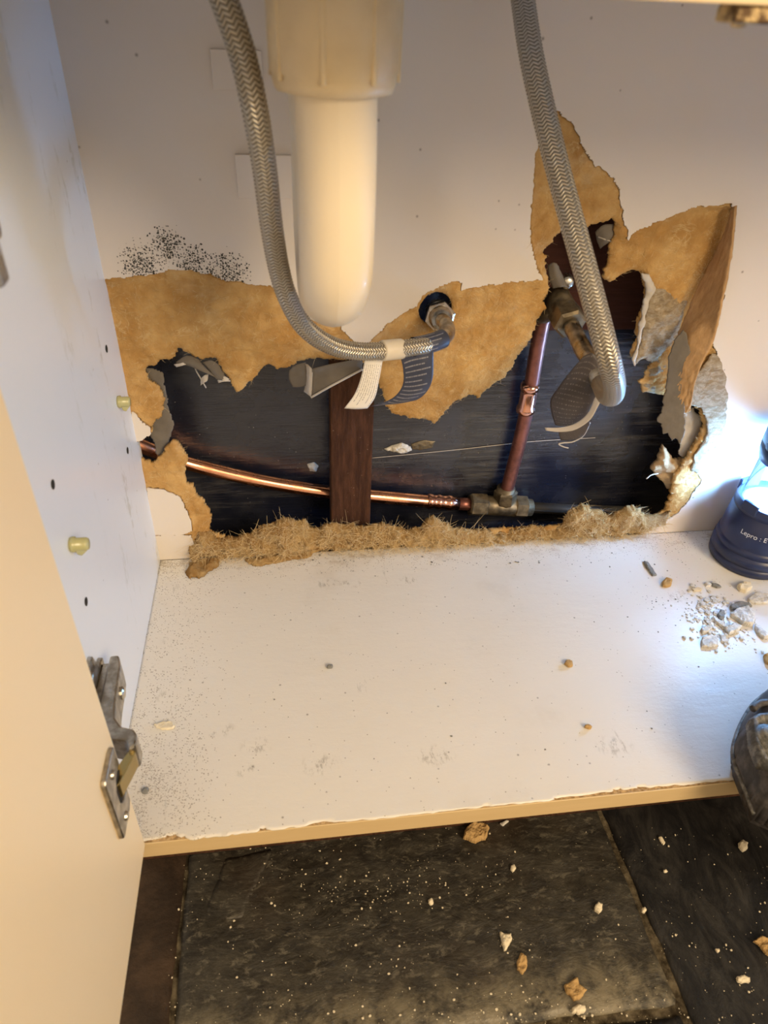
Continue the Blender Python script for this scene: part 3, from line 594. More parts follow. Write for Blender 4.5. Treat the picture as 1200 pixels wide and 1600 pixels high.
# rectangular cover patches behind the trap
def cover(px0, py0, px1, py1, gap):
    a, b = wall(px0, py0), wall(px1, py1)
    v, f = box(a[0], b[0], -0.0012, -0.0002, b[2], a[2], 0.0003, 1)
    v = [(x, y - (gap * max(0, (z - b[2]) / (a[2] - b[2])) if y < -0.0008 else 0), z) for x, y, z in v]
    obj('cover_patch', (v, f), M_back, cab)
cover(367, 240, 462, 310, 0.0025); cover(328, 76, 412, 142, 0.001)
# base panel
obj('base_panel', box(0, 0.80, -DEP + 0.0012, 0.0, -0.019, -0.0009), M_chip, cab, label='bare chipboard showing along the chipped front edge')
bp = cab.children[-1]
xe = [flr(a, b)[0] for a, b in ((226, 1318), (1180, 1218))]
chips = [(226, 1313), (250, 1309), (268, 1306), (290, 1308), (300, 1311), (340, 1307), (400, 1300), (410, 1296), (425, 1297), (478, 1290), (490, 1284), (510, 1284), (540, 1284), (600, 1278), (700, 1266), (800, 1256), (858, 1251), (868, 1247), (900, 1242), (937, 1238), (975, 1233), (1013, 1229), (1050, 1227), (1083, 1224), (1120, 1220), (1150, 1217), (1175, 1216), (1230, 1213)]
top = xy(chips)
poly = np.vstack([[(0.0, -DEP + 0.001), (top[0][0] - 0.004, -DEP + 0.001)], top, [(0.80, -DEP + 0.002), (0.80, 0.0), (0.0, 0.0)]])
A2, B2 = grid(-0.004, 0.804, -DEP - 0.004, 0.004, 0.0022)
Df = sdf(A2, B2, poly) + 0.0014 * fbm(A2, B2, 150, 61, 3) * (B2 < -0.25)
obj('top_skin', patch(A2, B2, Df, 0.0022, lambda a, b, d: -0.0002 + 0.0002 * fbm(a, b, 30, 62), const(-0.0009), lying), M_floor, bp, True, label='worn white painted surface')
obj('edge_band', box(0, 0.80, -DEP, -DEP + 0.0012, -0.019, -0.0011, 0.0003, 1), M_band, bp, label='tan edging strip')
obj('plinth', box(0, 0.80, -DEP + 0.05, -DEP + 0.066, ZF, -0.019), M_post, cab)

# door, standing open square to the cabinet
dz0 = 0.000; XD = 0.0262
door = obj('door', box(XD - 0.018, XD, -DEP - 0.52, -DEP - 0.0005, dz0, 0.512, 0.0012), M_door, cab, label='cream door standing open')

def shy(vf, dy): return [(p[0], p[1] + dy, p[2]) for p in vf[0]], vf[1]
def hinge(dz):
    hg = bpy.data.objects.new('hinge', None); C.objects.link(hg); hg.parent = cab; hg.location = (0, -0.28, 0.097 + dz)
    z = 0.097 + dz; sh_ = -0.008
    wing = [(-0.262, z + .027), (-0.238, z + .029), (-0.232, z + .012), (-0.222, z + .010), (-0.222, z - .010), (-0.232, z - .012), (-0.238, z - .029), (-0.262, z - .027), (-0.268, z)]
    pl = prism(wing, 0.0, 0.0035, 0, 0.0008)
    base = prism([(-0.285, z - .008), (-0.285, z + .008), (-0.226, z + .008), (-0.226, z - .008)], 0.0035, 0.0085, 0, 0.0008)
    scr = [rings((0.003, -0.250, z + s * .021), (0.0055, -0.250, z + s * .021), [(0, .0042), (.7, .0042), (1, .003)], 14) for s in (1, -1)]
    obj('mounting_plate', shy(join(pl, base, *scr), sh_), M_nickel, hg)
    # channel arm running forward, elbow turning in over the panel edge
    arm = prism([(0.0085, -0.222), (0.0145, -0.222), (0.0175, -0.232), (0.0190, -0.262), (0.0210, -0.276), (0.0260, -0.283), (0.0340, -0.286), (0.0365, -0.290), (0.0370, -0.298), (0.0330, -0.301), (0.0300, -0.294), (0.0220, -0.292), (0.0140, -0.288), (0.0085, -0.282)], z - .0112, z + .0112, 2, 0.0014)
    obj('arm', shy(arm, sh_), M_nickel, hg)
    obj('arm_screw', shy(rings((0.0165, -0.247, z), (0.0205, -0.247, z), [(0, .0045), (.8, .0045), (1, .0034)], 14), sh_), M_chrome, hg)
    link = prism([(0.0345, -0.300), (0.0365, -0.309), (0.0300, -0.330), (0.0240, -0.332), (0.0240, -0.324)], z - .0068, z + .0068, 2, 0.0008)
    obj('link', link, M_brass, hg, label='brass coloured link')
    obj('pivot_pin', rings((0.0345, -0.3015, z - .0102), (0.0345, -0.3015, z + .0102), [(0, .0018), (1, .0018)], 10), M_chrome, hg)
    pz = z
    o_ = [(-0.3190, pz + .013), (-0.3190, pz + .029), (-0.3245, pz + .031), (-0.3430, pz + .031), (-0.3450, pz + .029), (-0.3450, pz - .027), (-0.3430, pz - .029), (-0.3245, pz - .029), (-0.3190, pz - .026), (-0.3190, pz - .013),
          (-0.3300, pz - .012), (-0.3340, pz - .006), (-0.3340, pz + .006), (-0.3300, pz + .012)]
    obj('cup_plate', prism(o_, XD, XD + 0.0032, 0, 0.0008), M_nickel, hg)
    obj('cup', join(rings((XD + 0.0026, -0.3285, pz), (XD + 0.0004, -0.3285, pz), [(0, .0112), (0.2, .0112), (0.5, .0095), (1, .009)], 24)), M_blackhole, hg, label='dark hinge cup')
    for s in (1, -1):
        obj('cup_screw', rings((XD + 0.003, -0.3330, pz + s * .022), (XD + 0.0046, -0.3330, pz + s * .022), [(0, .0032), (1, .0024)], 14), M_nickel, hg)
hinge(0.0); hinge(0.309)

def peg(px, py, s=1.0):
    c = on(px, py, 0, 0.0)
    v = rings((0, c[1], c[2]), (0.011 * s, c[1], c[2]), [(0, .0046), (.12, .0052), (.25, .0052), (.3, .0043), (.85, .0043), (1, .0036)], 16)
    t = prism([(0.001, c[2] + .001), (0.011 * s, c[2] + .001), (0.010 * s, c[2] - .004), (0.0055, c[2] - .0085), (0.003, c[2] - .0075)], c[1] - .0016, c[1] + .0016, 1, 0.0004)
    obj('shelf_peg', join(v, t), M_peg, cab, True)
peg(110, 851, 1.0); peg(184, 628, 0.9)
for px, py in ((82, 757), (134, 940), (199, 704), (166, 545)):
    c = on(px, py, 0, 0)
    obj('peg_hole', rings((0.0004, c[1], c[2]), (-0.004, c[1], c[2]), [(0, .0032), (0.05, .0026), (1, .0024)], 14), M_blackhole, cab)

# ------------------------------------------------------------------ loose fluff along the foot of the hole
FL = [(292, 862), (304, 848), (310, 836), (330, 834), (345, 847), (370, 844), (395, 836), (410, 822), (430, 819), (452, 815), (476, 818), (486, 832), (500, 824), (520, 821), (545, 823), (575, 826), (600, 822), (640, 829), (660, 831), (668, 813), (680, 808), (695, 820), (712, 829), (730, 833), (760, 833), (790, 837), (810, 829), (830, 825), (860, 831), (880, 826), (890, 802), (910, 788), (925, 800), (945, 800), (955, 809), (970, 800), (985, 791), (1000, 800), (1010, 812), (1035, 808), (1050, 800), (1036, 819), (1000, 831), (960, 837), (900, 842), (850, 846), (805, 852), (790, 858), (770, 854), (700, 855), (640, 853), (560, 858), (500, 853), (488, 850), (470, 864), (440, 868), (420, 876), (390, 877), (380, 868), (342, 870), (335, 878), (312, 884), (298, 884)]
fluff = thing('loose_fibre', 'matted brown fibre fluff lying along the foot of the torn hole', 'debris', tuple(wall(600, 850)))
pf = xz(FL, -0.002); pf[:, 1] = np.maximum(pf[:, 1], 0.0006)
fo = obj('fibre_roll', scrap(pf, 0.0011, 0.006, 0.004, 0.013, 0.002, 71), M_fluff, fluff, True); fo['kind'] = 'stuff'
fc = obj('fibre_roll', scrap(xy([(296, 882), (320, 874), (345, 872), (338, 888), (318, 902), (296, 904), (288, 896)]), 0.0011, 0.004, 0.0002, 0.006, 0.001, 72, place=lying, up=1), M_fluff, fluff, True); fc['kind'] = 'stuff'
fc = obj('fibre_roll', scrap(xy([(380, 874), (420, 868), (470, 862), (500, 858), (480, 872), (440, 878), (410, 884), (388, 882)]), 0.0011, 0.004, 0.0002, 0.004, 0.0008, 73, place=lying, up=1), M_fluff, fluff, True); fc['kind'] = 'stuff'
def strands(pts, n, L, w, seed, lo, hi):
    g_ = np.random.default_rng(seed); V, F = [], []
    for k in range(n):
        p = pts[g_.integers(len(pts))] + np.array([0, -0.0008, 0]); d = g_.normal(0, 1, 3); d[1] = -abs(d[1]) * 0.6; d[2] += 0.25; d /= np.linalg.norm(d)
        s = np.cross(d, g_.normal(0, 1, 3)); s /= np.linalg.norm(s); bnd = g_.normal(0, 0.9, 3); ln = L * g_.uniform(lo, hi); o = len(V)
        for t in (0, .35, .7, 1): c = p + d * ln * t + bnd * ln * t * t * 0.5; c[2] = max(c[2], 0.0005); ww = w * (1 - 0.6 * t); V += [c - s * ww, c + s * ww]
        F += [(o + 2 * i, o + 2 * i + 1, o + 2 * i + 3, o + 2 * i + 2) for i in range(3)]
    return np.array(V), F
wv = np.array([v.co for v in fo.data.vertices]) + np.array(wloc(fo)); wv = wv[: len(wv) // 2]
s_ = obj('fibre_strands', strands(wv, 9000, 0.009, 0.00018, 81, 0.4, 1.3), M_strand, fluff); s_['kind'] = 'stuff'
sel = np.abs(np.asarray(fv)[: len(fv) // 2][:, 1] - 0.0) >= 0
ed = np.asarray(fv)[: len(fv) // 2]
rim = ed[ed[:, 1] > 0.0050]
s_ = obj('fibre_strands', strands(rim, 1500, 0.005, 0.00013, 82, 0.3, 1.1), M_strand, back); s_['kind'] = 'stuff'
s_ = obj('fibre_strands', strands(ed[ed[:, 2] < 0.33], 2600, 0.006, 0.00012, 83, 0.3, 1.0), M_strand, back); s_['kind'] = 'stuff'

# ------------------------------------------------------------------ behind the board: timber and pipework
pa, pb = wall(517, 740, 0.012), wall(581, 740, 0.012)
post = obj('timber_post', box(pa[0], pb[0], 0.012, 0.036, -0.03, 0.30, 0.0015), M_post, None, origin=(pa[0], 0.024, -0.03))
tag(post, 'rough dark brown upright batten standing inside the hole', 'batten')
ra = wall(950, 516, 0.051)
rl = obj('timber_rail', box(0.335, 0.60, 0.051, 0.0595, ra[2], 0.42, 0.0015), M_rail, None, origin=(0.45, 0.055, ra[2]))
tag(rl, 'dark reddish timber behind the upper right opening', 'timber')

YP = 0.046
pw = thing('copper_pipework', 'copper water pipe run with tee fitting inside the wall hole', 'pipe', tuple(wall(780, 788, YP)))
P = lambda a, b, y=YP: wall(a, b, y)
v, f, u = tube(catmull([P(185, 680, .030), P(222, 697, .034), P(262, 713, .042), P(300, 726, .047), P(400, 750), P(500, 767), P(600, 777), P(676, 784), P(700, 786)], 8), 0.0072, 20)
obj('bright_pipe', (v, f), M_copper, pw, True)
c0, c1 = P(667, 783), P(716, 787)
obj('coupling', rings(c0, c1, [(0, .0078), (.04, .0088), (.16, .0088), (.2, .0080), (.3, .0080), (.34, .0089), (.42, .0089), (.46, .0080), (.62, .0080), (.66, .0089), (.76, .0089), (.8, .0079), (1, .0079)], 24), M_copper_joint, pw, True)
obj('bright_pipe', tube([P(712, 787), P(738, 788)], 0.0072, 20)[:2], M_copper_dull, pw, True)
tee = obj('tee_fitting', join(rings(P(735, 788), P(830, 793), [(0, .010), (.2, .010), (.25, .0115), (.75, .0115), (.8, .010), (1, .010)], 20), rings(P(786, 790), P(791, 762), [(0, .0105), (1, .0105)], 20)), M_brass_dull, pw, True)
obj('nut', rings(P(733, 788), P(760, 789), [(0, .0115), (.08, .0135), (.92, .0135), (1, .012)], 6), M_brass_dull, tee)
obj('nut', rings(P(802, 791), P(822, 792), [(0, .012), (.08, .0135), (.92, .0135), (1, .0115)], 6), M_brass_dull, tee)
obj('nut', rings(P(788, 784), P(791, 766), [(0, .0125), (.1, .0135), (.9, .0135), (1, .0115)], 6), M_brass_dull, tee)
obj('grey_pipe', tube([P(815, 792), P(900, 797), P(1010, 800)], 0.0065, 16)[:2], M_greypipe, pw, True)
v, f, u = tube(catmull([P(789, 776), P(800, 735), P(813, 685), P(827, 620, .044), P(836, 565, .040), P(845, 515, .036), P(852, 486, .034)], 8), 0.0075, 20)
obj('upright_pipe', (v, f), M_copper_dull, pw, True)
obj('coupling', rings(P(820, 645, .045), P(829, 598, .0425), [(0, .0080), (.06, .0098), (.18, .0098), (.24, .0084), (.7, .0084), (.76, .0080), (.80, .0098), (.92, .0098), (1, .0080)], 24), M_copper_joint, pw, True)
va, vb = wall(868, 462, 0.030), wall(893, 510, -0.016)
vd = vb - va
valve = obj('isolating_valve', join(rings(va, va + vd * .55, [(0, .0105), (.05, .0125), (.85, .0125), (.9, .0115), (1, .0115)], 24), rings(P(846, 492, .036), va + vd * .3, [(0, .0095), (.6, .0095), (1, .008)], 18)), M_brass_dull, pw, True)
obj('nut', rings(va + vd * .50, va + vd * .98, [(0, .0130), (.08, .0150), (.9, .0150), (1, .0125)], 6), M_brass_dull, valve)
obj('grub_screw', rings(wall(884, 436, .022), wall(887, 444, .012), [(0, .006), (.8, .006), (1, .0045)], 14), M_chrome, valve, True)

# valve sitting in the round hole
vk = thing('wall_valve', 'chrome hex valve inside the round hole in the back board', 'valve', tuple(wall(683, 487, 0.0)))
v0, v1 = wall(681, 482, 0.045), wall(690, 500, -0.016)
vd2 = v1 - v0
obj('valve_body', rings(v0, v0 + vd2 * .62, [(0, .0085), (.5, .0085), (.55, .0118), (1, .0118)], 20), M_chrome, vk, True)
obj('hex_nut', rings(v0 + vd2 * .60, v0 + vd2 * .84, [(0, .0118), (.1, .0136), (.85, .0136), (1, .0112)], 6), M_chrome, vk)
obj('cone_ring', rings(v0 + vd2 * .83, v1, [(0, .0105), (.4, .0100), (.5, .0085), (1, .0085)], 24), M_nickel, vk, True)

# ------------------------------------------------------------------ braided hoses
def wd(px, py, w, D): return CAM + ray(px, py) * (FPX * D / w)
h1 = thing('braided_hose', 'braided steel hose curving left of the trap to the round hole', 'hose', (0.14, -0.13, 0.345), 'braided supply hoses')
D1 = 0.0135
L1 = [wd(335, -40, 46, D1), wd(350, 0, 45.5, D1), wd(377, 80, 44, D1), wd(398, 170, 42, D1), wd(413, 260, 39, D1), wd(424, 350, 36, D1), wd(436, 420, 33.5, D1), wd(451, 468, 32, D1), wd(478, 513, 30.5, D1), wd(518, 540, 29, D1), wd(562, 549, 28, D1), wd(610, 547, 27.3, D1), wd(655, 541, 26.8, D1), wd(672, 537, 26.5, D1)]
R1 = D1 / 2
v, f, u = tube(catmull(L1, 14), R1, 28)
obj('braid_sleeve', (v, f), M_braid, h1, True, uv=u)
cl = np.array(catmull([wd(596, 548, 27.5, D1), wd(612, 547, 27.3, D1), wd(628, 545, 27, D1)], 4))
obj('collar', rings(cl[0], cl[-1], [(0, R1 + .0006), (.06, R1 + .0012), (.94, R1 + .0012), (1, R1 + .0006)], 28), M_collar, h1, True, label='cream plastic collar')
e0 = wd(672, 537, 26.5, D1)
end = catmull([e0, wall(690, 530, e0[1] + .010), wall(699, 520, e0[1] + .028), wall(697, 507, -.026), v1], 8)
obj('end_ferrule', tube(end, np.concatenate([np.full(12, R1 * .98), np.linspace(R1 * .98, .0062, len(end) - 12)]), 22)[:2], M_nickel, h1, True)
wr = catmull([wd(646, 542, 26.8, D1), wd(662, 539, 26.6, D1), wd(680, 534, 26.4, D1), wd(692, 529, 26.2, D1)], 5)
v, f, u = tube(wr, R1 + .0009, 26, cap=False); u = u[:, ::-1] / np.array([u[:, 1].max(), 1.0])
obj('print_wrap', (v, f), M_tagnavy, h1, True, uv=u, label='dark printed band wrapped round the hose')
def sheet(name, rows, m, par, label=None, k=6, w=6, t=0.00025, cross=False):
    R = smooth_rows(np.array(rows), k, w); vv, ff_ = thick(R, t); mm, nn = R.shape[:2]
    uu = np.stack(np.meshgrid(np.linspace(0, 1, mm), np.linspace(0, 1, nn), indexing='ij'), -1).reshape(-1, 2)
    if cross: uu = uu[:, ::-1]
    return obj(name, (vv, ff_), m, par, True, uv=np.concatenate([uu, uu]), label=label)
yt = e0[1]
T_ = lambda a, b, dy=0.0: wall(a, b, yt + dy)
sheet('white_tag', [[T_(570, 562, -.012), T_(584, 562, -.013), T_(598, 562, -.012)], [T_(564, 590, -.012), T_(578, 592, -.013), T_(592, 594, -.012)], [T_(554, 616, -.010), T_(570, 618, -.011), T_(586, 620, -.010)], [T_(538, 638, -.006), T_(557, 639, -.007), T_(574, 638, -.006)]], M_tagwhite, h1, 'white paper tag with rows of small print')
sheet('navy_tag', [[T_(626, 558, -.006), T_(640, 550, -.006), T_(660, 547, -.006), T_(677, 543, -.006)], [T_(630, 578, -.004), T_(645, 574, -.006), T_(662, 570, -.008), T_(677, 566, -.006)], [T_(630, 598, -.002), T_(644, 597, -.005), T_(660, 594, -.007), T_(676, 590, -.006)], [T_(622, 614, .002), T_(638, 616, -.002), T_(654, 614, -.004), T_(668, 610, -.003)], [T_(606, 626, .008), T_(620, 629, .006), T_(634, 628, .004), T_(652, 624, .002)], [T_(578, 635, .014), T_(596, 633, .013), T_(612, 631, .011), T_(630, 628, .008)]], M_tagnavy, h1, 'navy printed tag curling back under the hose', cross=True)

h2 = thing('braided_hose', 'braided steel hose hanging right of the trap before the tall tear', 'hose', (0.35, -0.12, 0.33), 'braided supply hoses')
D2 = 0.0152; R2 = D2 / 2
tail0, tail1 = wall(893, 510, -.016), wall(908, 540, -0.045)
L2 = [wd(812, -40, 37, D2), wd(817, 0, 37.5, D2), wd(829, 80, 38, D2), wd(846, 160, 38, D2), wd(868, 250, 38, D2), wd(892, 340, 38, D2), wd(914, 420, 38, D2), wd(933, 490, 37.5, D2), wd(947, 545, 37, D2), wd(956, 580, 36, D2), wd(960, 602, 34.5, D2), wd(957, 618, 33, D2), wd(947, 616, 31, D2), wd(938, 598, 29, D2)]
v, f, u = tube(catmull(L2, 14), R2, 28)
obj('braid_sleeve', (v, f), M_braid, h2, True, uv=u)
tl = catmull([tail0, tail1, wall(924, 568, -.075), wd(938, 598, 29, D2)], 8)
obj('end_ferrule', tube(tl, np.concatenate([np.linspace(.0075, .0072, 8), np.linspace(.0076, R2 * 1.04, len(tl) - 8)]), 22)[:2], M_nickel, h2, True)
ya = -.078
Q_ = lambda a, b, dy=0.0: wall(a, b, ya + dy)
sheet('dark_tag', [[Q_(911, 557, -.004), Q_(922, 552, -.006), Q_(930, 556, -.008), Q_(945, 582, -.010)], [Q_(890, 582, .002), Q_(908, 580, -.004), Q_(924, 586, -.009), Q_(944, 602, -.012)], [Q_(872, 606, .006), Q_(892, 608, -.002), Q_(912, 614, -.008), Q_(932, 618, -.012)], [Q_(860, 626, .008), Q_(880, 632, .000), Q_(902, 636, -.006), Q_(922, 636, -.010)], [Q_(863, 650, .010), Q_(880, 654, .002), Q_(900, 654, -.004), Q_(916, 650, -.008)], [Q_(868, 664, .010), Q_(882, 666, .004), Q_(900, 664, -.002), Q_(912, 658, -.006)]], M_tagdark, h2, 'charcoal printed tag curling round the hose end', cross=True)
sheet('paper_band', [[Q_(950, 596, -.020), Q_(952, 606, -.022)], [Q_(938, 604, -.020), Q_(942, 620, -.022)], [Q_(930, 620, -.018), Q_(934, 636, -.020)], [Q_(918, 646, -.014), Q_(922, 656, -.016)], [Q_(898, 662, -.008), Q_(900, 671, -.010)], [Q_(874, 668, -.002), Q_(876, 675, -.004)], [Q_(851, 668, .004), Q_(853, 673, .002)]], M_tagedge, h2, 'off-white curled paper band', 6, 4)
sheet('dark_tag', [[Q_(918, 652, -.002), Q_(922, 662, -.002)], [Q_(908, 666, .000), Q_(910, 682, .000)], [Q_(892, 672, .002), Q_(890, 688, .002)], [Q_(872, 676, .004), Q_(876, 688, .004)]], M_tagdark, h2, None, 5, 4)
obj('curled_string', tube(catmull([Q_(922, 660, .0), Q_(912, 680, .001), Q_(896, 690, .002), Q_(880, 692, .003), Q_(873, 694, .003), Q_(880, 698, .002), Q_(888, 700, .002)], 6), 0.0006, 6)[:2], M_tagedge, h2, True, label='thin curled strip of paper')

# ------------------------------------------------------------------ waste trap
tp = thing('waste_trap', 'cream plastic sink waste trap hanging in the cabinet', 'trap', (0.168, -0.185, 0.36))
TX, TY, RT_ = 0.1705, -0.188, 0.0208
Ub = 0.036
path = [(TX, TY, 0.520), (TX, TY, 0.47), (TX + .001, TY, 0.42), (TX + .001, TY, 0.386)]
rx, ry = -0.001, 0.074
for k in range(1, 10):
    a = math.pi * k / 10
    path.append((TX + .001 + rx * (1 - math.cos(a)) / 2, TY + ry * (1 - math.cos(a)) / 2, 0.376 - Ub * math.sin(a)))
ex_, ey_ = TX + .001 + rx, TY + ry
path += [(ex_, ey_, 0.386), (ex_, ey_, 0.42), (ex_, ey_, 0.455), (ex_ + .012, ey_ + .010, 0.480), (ex_ + .020, ey_ + .045, 0.492), (ex_ + .022, ey_ + .100, 0.494)]
obj('trap_tube', tube(catmull(path, 6), RT_, 40)[:2], M_trap, tp, True)
nz0 = 0.449
prof = [(0, .0228), (.02, .0285), (.09, .0300), (.13, .0300), (.15, .0312), (1, .0318)]
nutv = rings((TX, TY, nz0), (TX, TY, 0.511), prof, 40)
nut = obj('collar_nut', nutv, M_nut, tp, True)
for k in range(8):
    a = math.pi * 2 * k / 8 + 0.55
    d = np.array([math.cos(a), math.sin(a)]); n_ = np.array([-d[1], d[0]]); c = np.array([TX, TY]) + d * 0.0305
    pl = [tuple(c - n_ * .0018), tuple(c + n_ * .0018), tuple(c + n_ * .0010 + d * .0016), tuple(c - n_ * .0010 + d * .0016)]
    obj('grip_rib', prism(pl, nz0 + .006, 0.511, 2, 0.0006), M_nut, nut)

# ------------------------------------------------------------------ camping lantern
LX, LY = 0.6405, -0.0480
ln = thing('camping_lantern', 'lit navy blue camping lantern standing in the back right corner', 'lantern', (LX, LY, 0.0))
def turned(prof, n=56): return rings((LX, LY, 0), (LX, LY, 1), prof, n)
body = obj('base', turned([(.0004, .0395), (.0015, .0418), (.010, .0425), (.0105, .0412), (.0118, .0412), (.0125, .0425), (.022, .0420), (.0225, .0404), (.0242, .0404), (.0250, .0412), (.030, .0406), (.0306, .0392), (.0322, .0392), (.033, .0394), (.066, .0368), (.0666, .0356), (.0682, .0356), (.069, .0366), (.074, .0362), (.078, .0350), (.0785, .0325), (.073, .0318)]), M_navy, ln, True)
for k in range(4):
    a = k * math.pi / 2 + 0.35; d = np.array([math.cos(a), math.sin(a), 0]); n_ = np.array([-d[1], d[0], 0]); c = np.array([LX, LY, 0.073]) + d * 0.0335
    bv = [tuple((c + n_ * s * .0085 + d * t)[:2]) for s, t in ((-1, 0), (1, 0), (1, .0042), (-1, .0042))]
    obj('clip', prism(bv, 0.071, 0.0835, 2, 0.001), M_navy, body)
obj('reflector', turned([(.0715, .0312), (.0725, .0312), (.0745, .026), (.0765, .012), (.078, .011)], 40), M_reflect, ln, True)
obj('led_column', join(*[rings((LX + .0062 * math.cos(a), LY + .0062 * math.sin(a), .082), (LX + .0062 * math.cos(a), LY + .0062 * math.sin(a), .120), [(0, .0012), (.05, .0026), (.95, .0026), (1, .0012)], 10) for a in np.linspace(0, 2 * math.pi, 6, endpoint=False)]), M_led, ln, True, label='bright bluish white lit LED column')
obj('led_post', turned([(.077, .0042), (.126, .0042)], 16), M_reflect, ln, True)
obj('clear_chimney', ([*turned([(.074, .0308), (.125, .0285)], 48)[0]], turned([(.074, .0308), (.125, .0285)], 48)[1][:48]), M_clear, ln, True, label='clear plastic chimney')
cap = obj('cap', turned([(.123, .0262), (.1235, .0300), (.132, .0322), (.140, .0326), (.1405, .0312), (.142, .0312), (.1428, .0326), (.155, .0322), (.165, .0290), (.170, .0210), (.172, .0120)]), M_navy, ln, True)
hp = []
for k in range(13):
    a = math.pi * k / 12; hp.append((LX + .0335 * math.cos(a) * 0.985, LY - 0.012 * math.sin(a) - .004, .146 + 0.006 * math.sin(a)))
obj('handle', tube(catmull(hp, 4), 0.0016, 10)[:2], M_chrome, cap, True)
for s in (1, -1):
    obj('handle_boss', rings((LX + s * .030, LY - .004, .146), (LX + s * .0362, LY - .004, .146), [(0, .0048), (.8, .0048), (1, .0036)], 16), M_navy, cap, True)
# lettering wrapped round the base
fc_ = bpy.data.curves.new('lettering', 'FONT'); fc_.body = 'Lepro : E'; fc_.size = 0.0074; fc_.extrude = 0.0001
fo_ = bpy.data.objects.new('tmp_text', fc_); C.objects.link(fo_); bpy.context.view_layer.update()
me = fo_.evaluated_get(bpy.context.evaluated_depsgraph_get()).to_mesh()
tv = np.array([v.co for v in me.vertices]); tf = [tuple(p.vertices) for p in me.polygons]; fo_.to_mesh_clear(); bpy.data.objects.remove(fo_)
a0 = math.radians(-157)
rad = 0.0387 - 0.0026 * ((tv[:, 1] + .016) / .033)
ang = a0 + tv[:, 0] / 0.0385; zz = 0.0475 + tv[:, 1]
rr = 0.0394 - (zz - .033) / .033 * .0026 + 0.0002 + tv[:, 2]
obj('lettering', (np.stack([LX + rr * np.cos(ang), LY + rr * np.sin(ang), zz], 1), tf), M_print, body, label='pale lettering')

# ------------------------------------------------------------------ dark tool lying over the front edge, bottom right
tl_ = thing('hand_tool', 'worn dark grey tool with blunt corner lying over the front edge of the base', 'tool', (0.52, -0.29, 0.0))
def rbox(x0, x1, y0, y1, levels, n=8):
    """stack of rounded rectangles; levels = (z, inset, corner radius)"""
    rows = []
    for z, i, r in levels:
        pts = []
        for cx, cy, a0_ in ((x1 - i - r, y1 - i - r, 0), (x0 + i + r, y1 - i - r, 90), (x0 + i + r, y0 + i + r, 180), (x1 - i - r, y0 + i + r, 270)):
            for k in range(n + 1):
                a = math.radians(a0_ + 90 * k / n); pts.append((cx + r * math.cos(a), cy + r * math.sin(a), z))
        rows.append(pts)
    m = len(rows[0]); V = [p for r in rows for p in r]
    F = [(i * m + j, i * m + (j + 1) % m, (i + 1) * m + (j + 1) % m, (i + 1) * m + j) for i in range(len(rows) - 1) for j in range(m)]
    return V, F + [tuple(range(m))[::-1], tuple((len(rows) - 1) * m + j for j in range(m))]
def place(vf, ang, at, tilt=0.0):
    R = Matrix.Rotation(ang, 3, 'Z') @ Matrix.Rotation(tilt, 3, 'X')
    return [tuple(R @ Vector(p) + Vector(at)) for p in vf[0]], vf[1]
def tool_layer(pts, hh, seed, prof, z0):
    P_ = np.array(pts); A_, B_ = grid(P_[:, 0].min() - .004, P_[:, 0].max() + .004, P_[:, 1].min() - .004, P_[:, 1].max() + .004, hh)
    D_ = sdf(A_, B_, P_)
    D_ = D_ + 0.0003 * fbm(A_, B_, 120, seed, 2)
    return patch(A_, B_, D_, hh, lambda a, b, d: prof(a, b, d), const(z0), lying)
dome = lambda z, hgt, r: (lambda a, b, d: z + hgt * np.sqrt(np.clip(1 - (1 - np.clip(d / r, 0, 1)) ** 2, 0, 1)))
edge_ = [(1184, 1264), (1164, 1212), (1152, 1182), (1151, 1156), (1163, 1122), (1180, 1094), (1200, 1076)]
body_poly = np.vstack([xy(edge_, .028), [(.600, -.246), (.626, -.300), (.612, -.372), (.520, -.388)]])
obj('rubber_body', tool_layer(body_poly, .0018, 1, dome(.024, .024, .014), .013), M_tool, tl_, True)
cen = body_poly.mean(0)
obj('rubber_foot', prism([tuple(cen + (q_ - cen) * .9) for q_ in body_poly], .0012, .0135, 2), M_tool, tl_)
obj('side_seam', tube(catmull([(q_[0], q_[1], .021) for q_ in body_poly[:7]], 5), .0018, 8)[:2], M_toolgrey, tl_, True)
guard = xy([(1170, 1124), (1182, 1116), (1215, 1113), (1270, 1118), (1285, 1190), (1255, 1222), (1212, 1212), (1186, 1190), (1174, 1160)], .048)
rim_ = lambda a, b, d: .0475 + .0045 * np.clip(d / .002, 0, 1) - .0028 * np.clip((d - .0045) / .0025, 0, 1)
obj('grey_guard', tool_layer(guard, .0011, 2, rim_, .040), M_toolgrey, tl_, True)
bc = on(1204, 1150, 2, .052)
obj('boss', rings((bc[0], bc[1], .046), (bc[0], bc[1], .0560), [(0, .0115), (.5, .0115), (.6, .0105), (.64, .0085), (.66, .0072), (.9, .0068), (1, .005)], 28), M_toolgrey, tl_, True)
obj('ridge', tube(catmull([tuple(on(a, b, 2, .0475)) for a, b in ((1176, 1108), (1186, 1100), (1200, 1098), (1230, 1102))], 6), .0028, 10)[:2], M_tool, tl_, True)
obj('handle', tube(catmull([(.545, -.335, .026), (.556, -.362, .010), (.572, -.395, -.022), (.590, -.428, -.060), (.604, -.452, ZF + .023)], 6), [.016] * 6 + list(np.linspace(.016, .020, 19)), 20)[:2], M_tool, tl_, True)

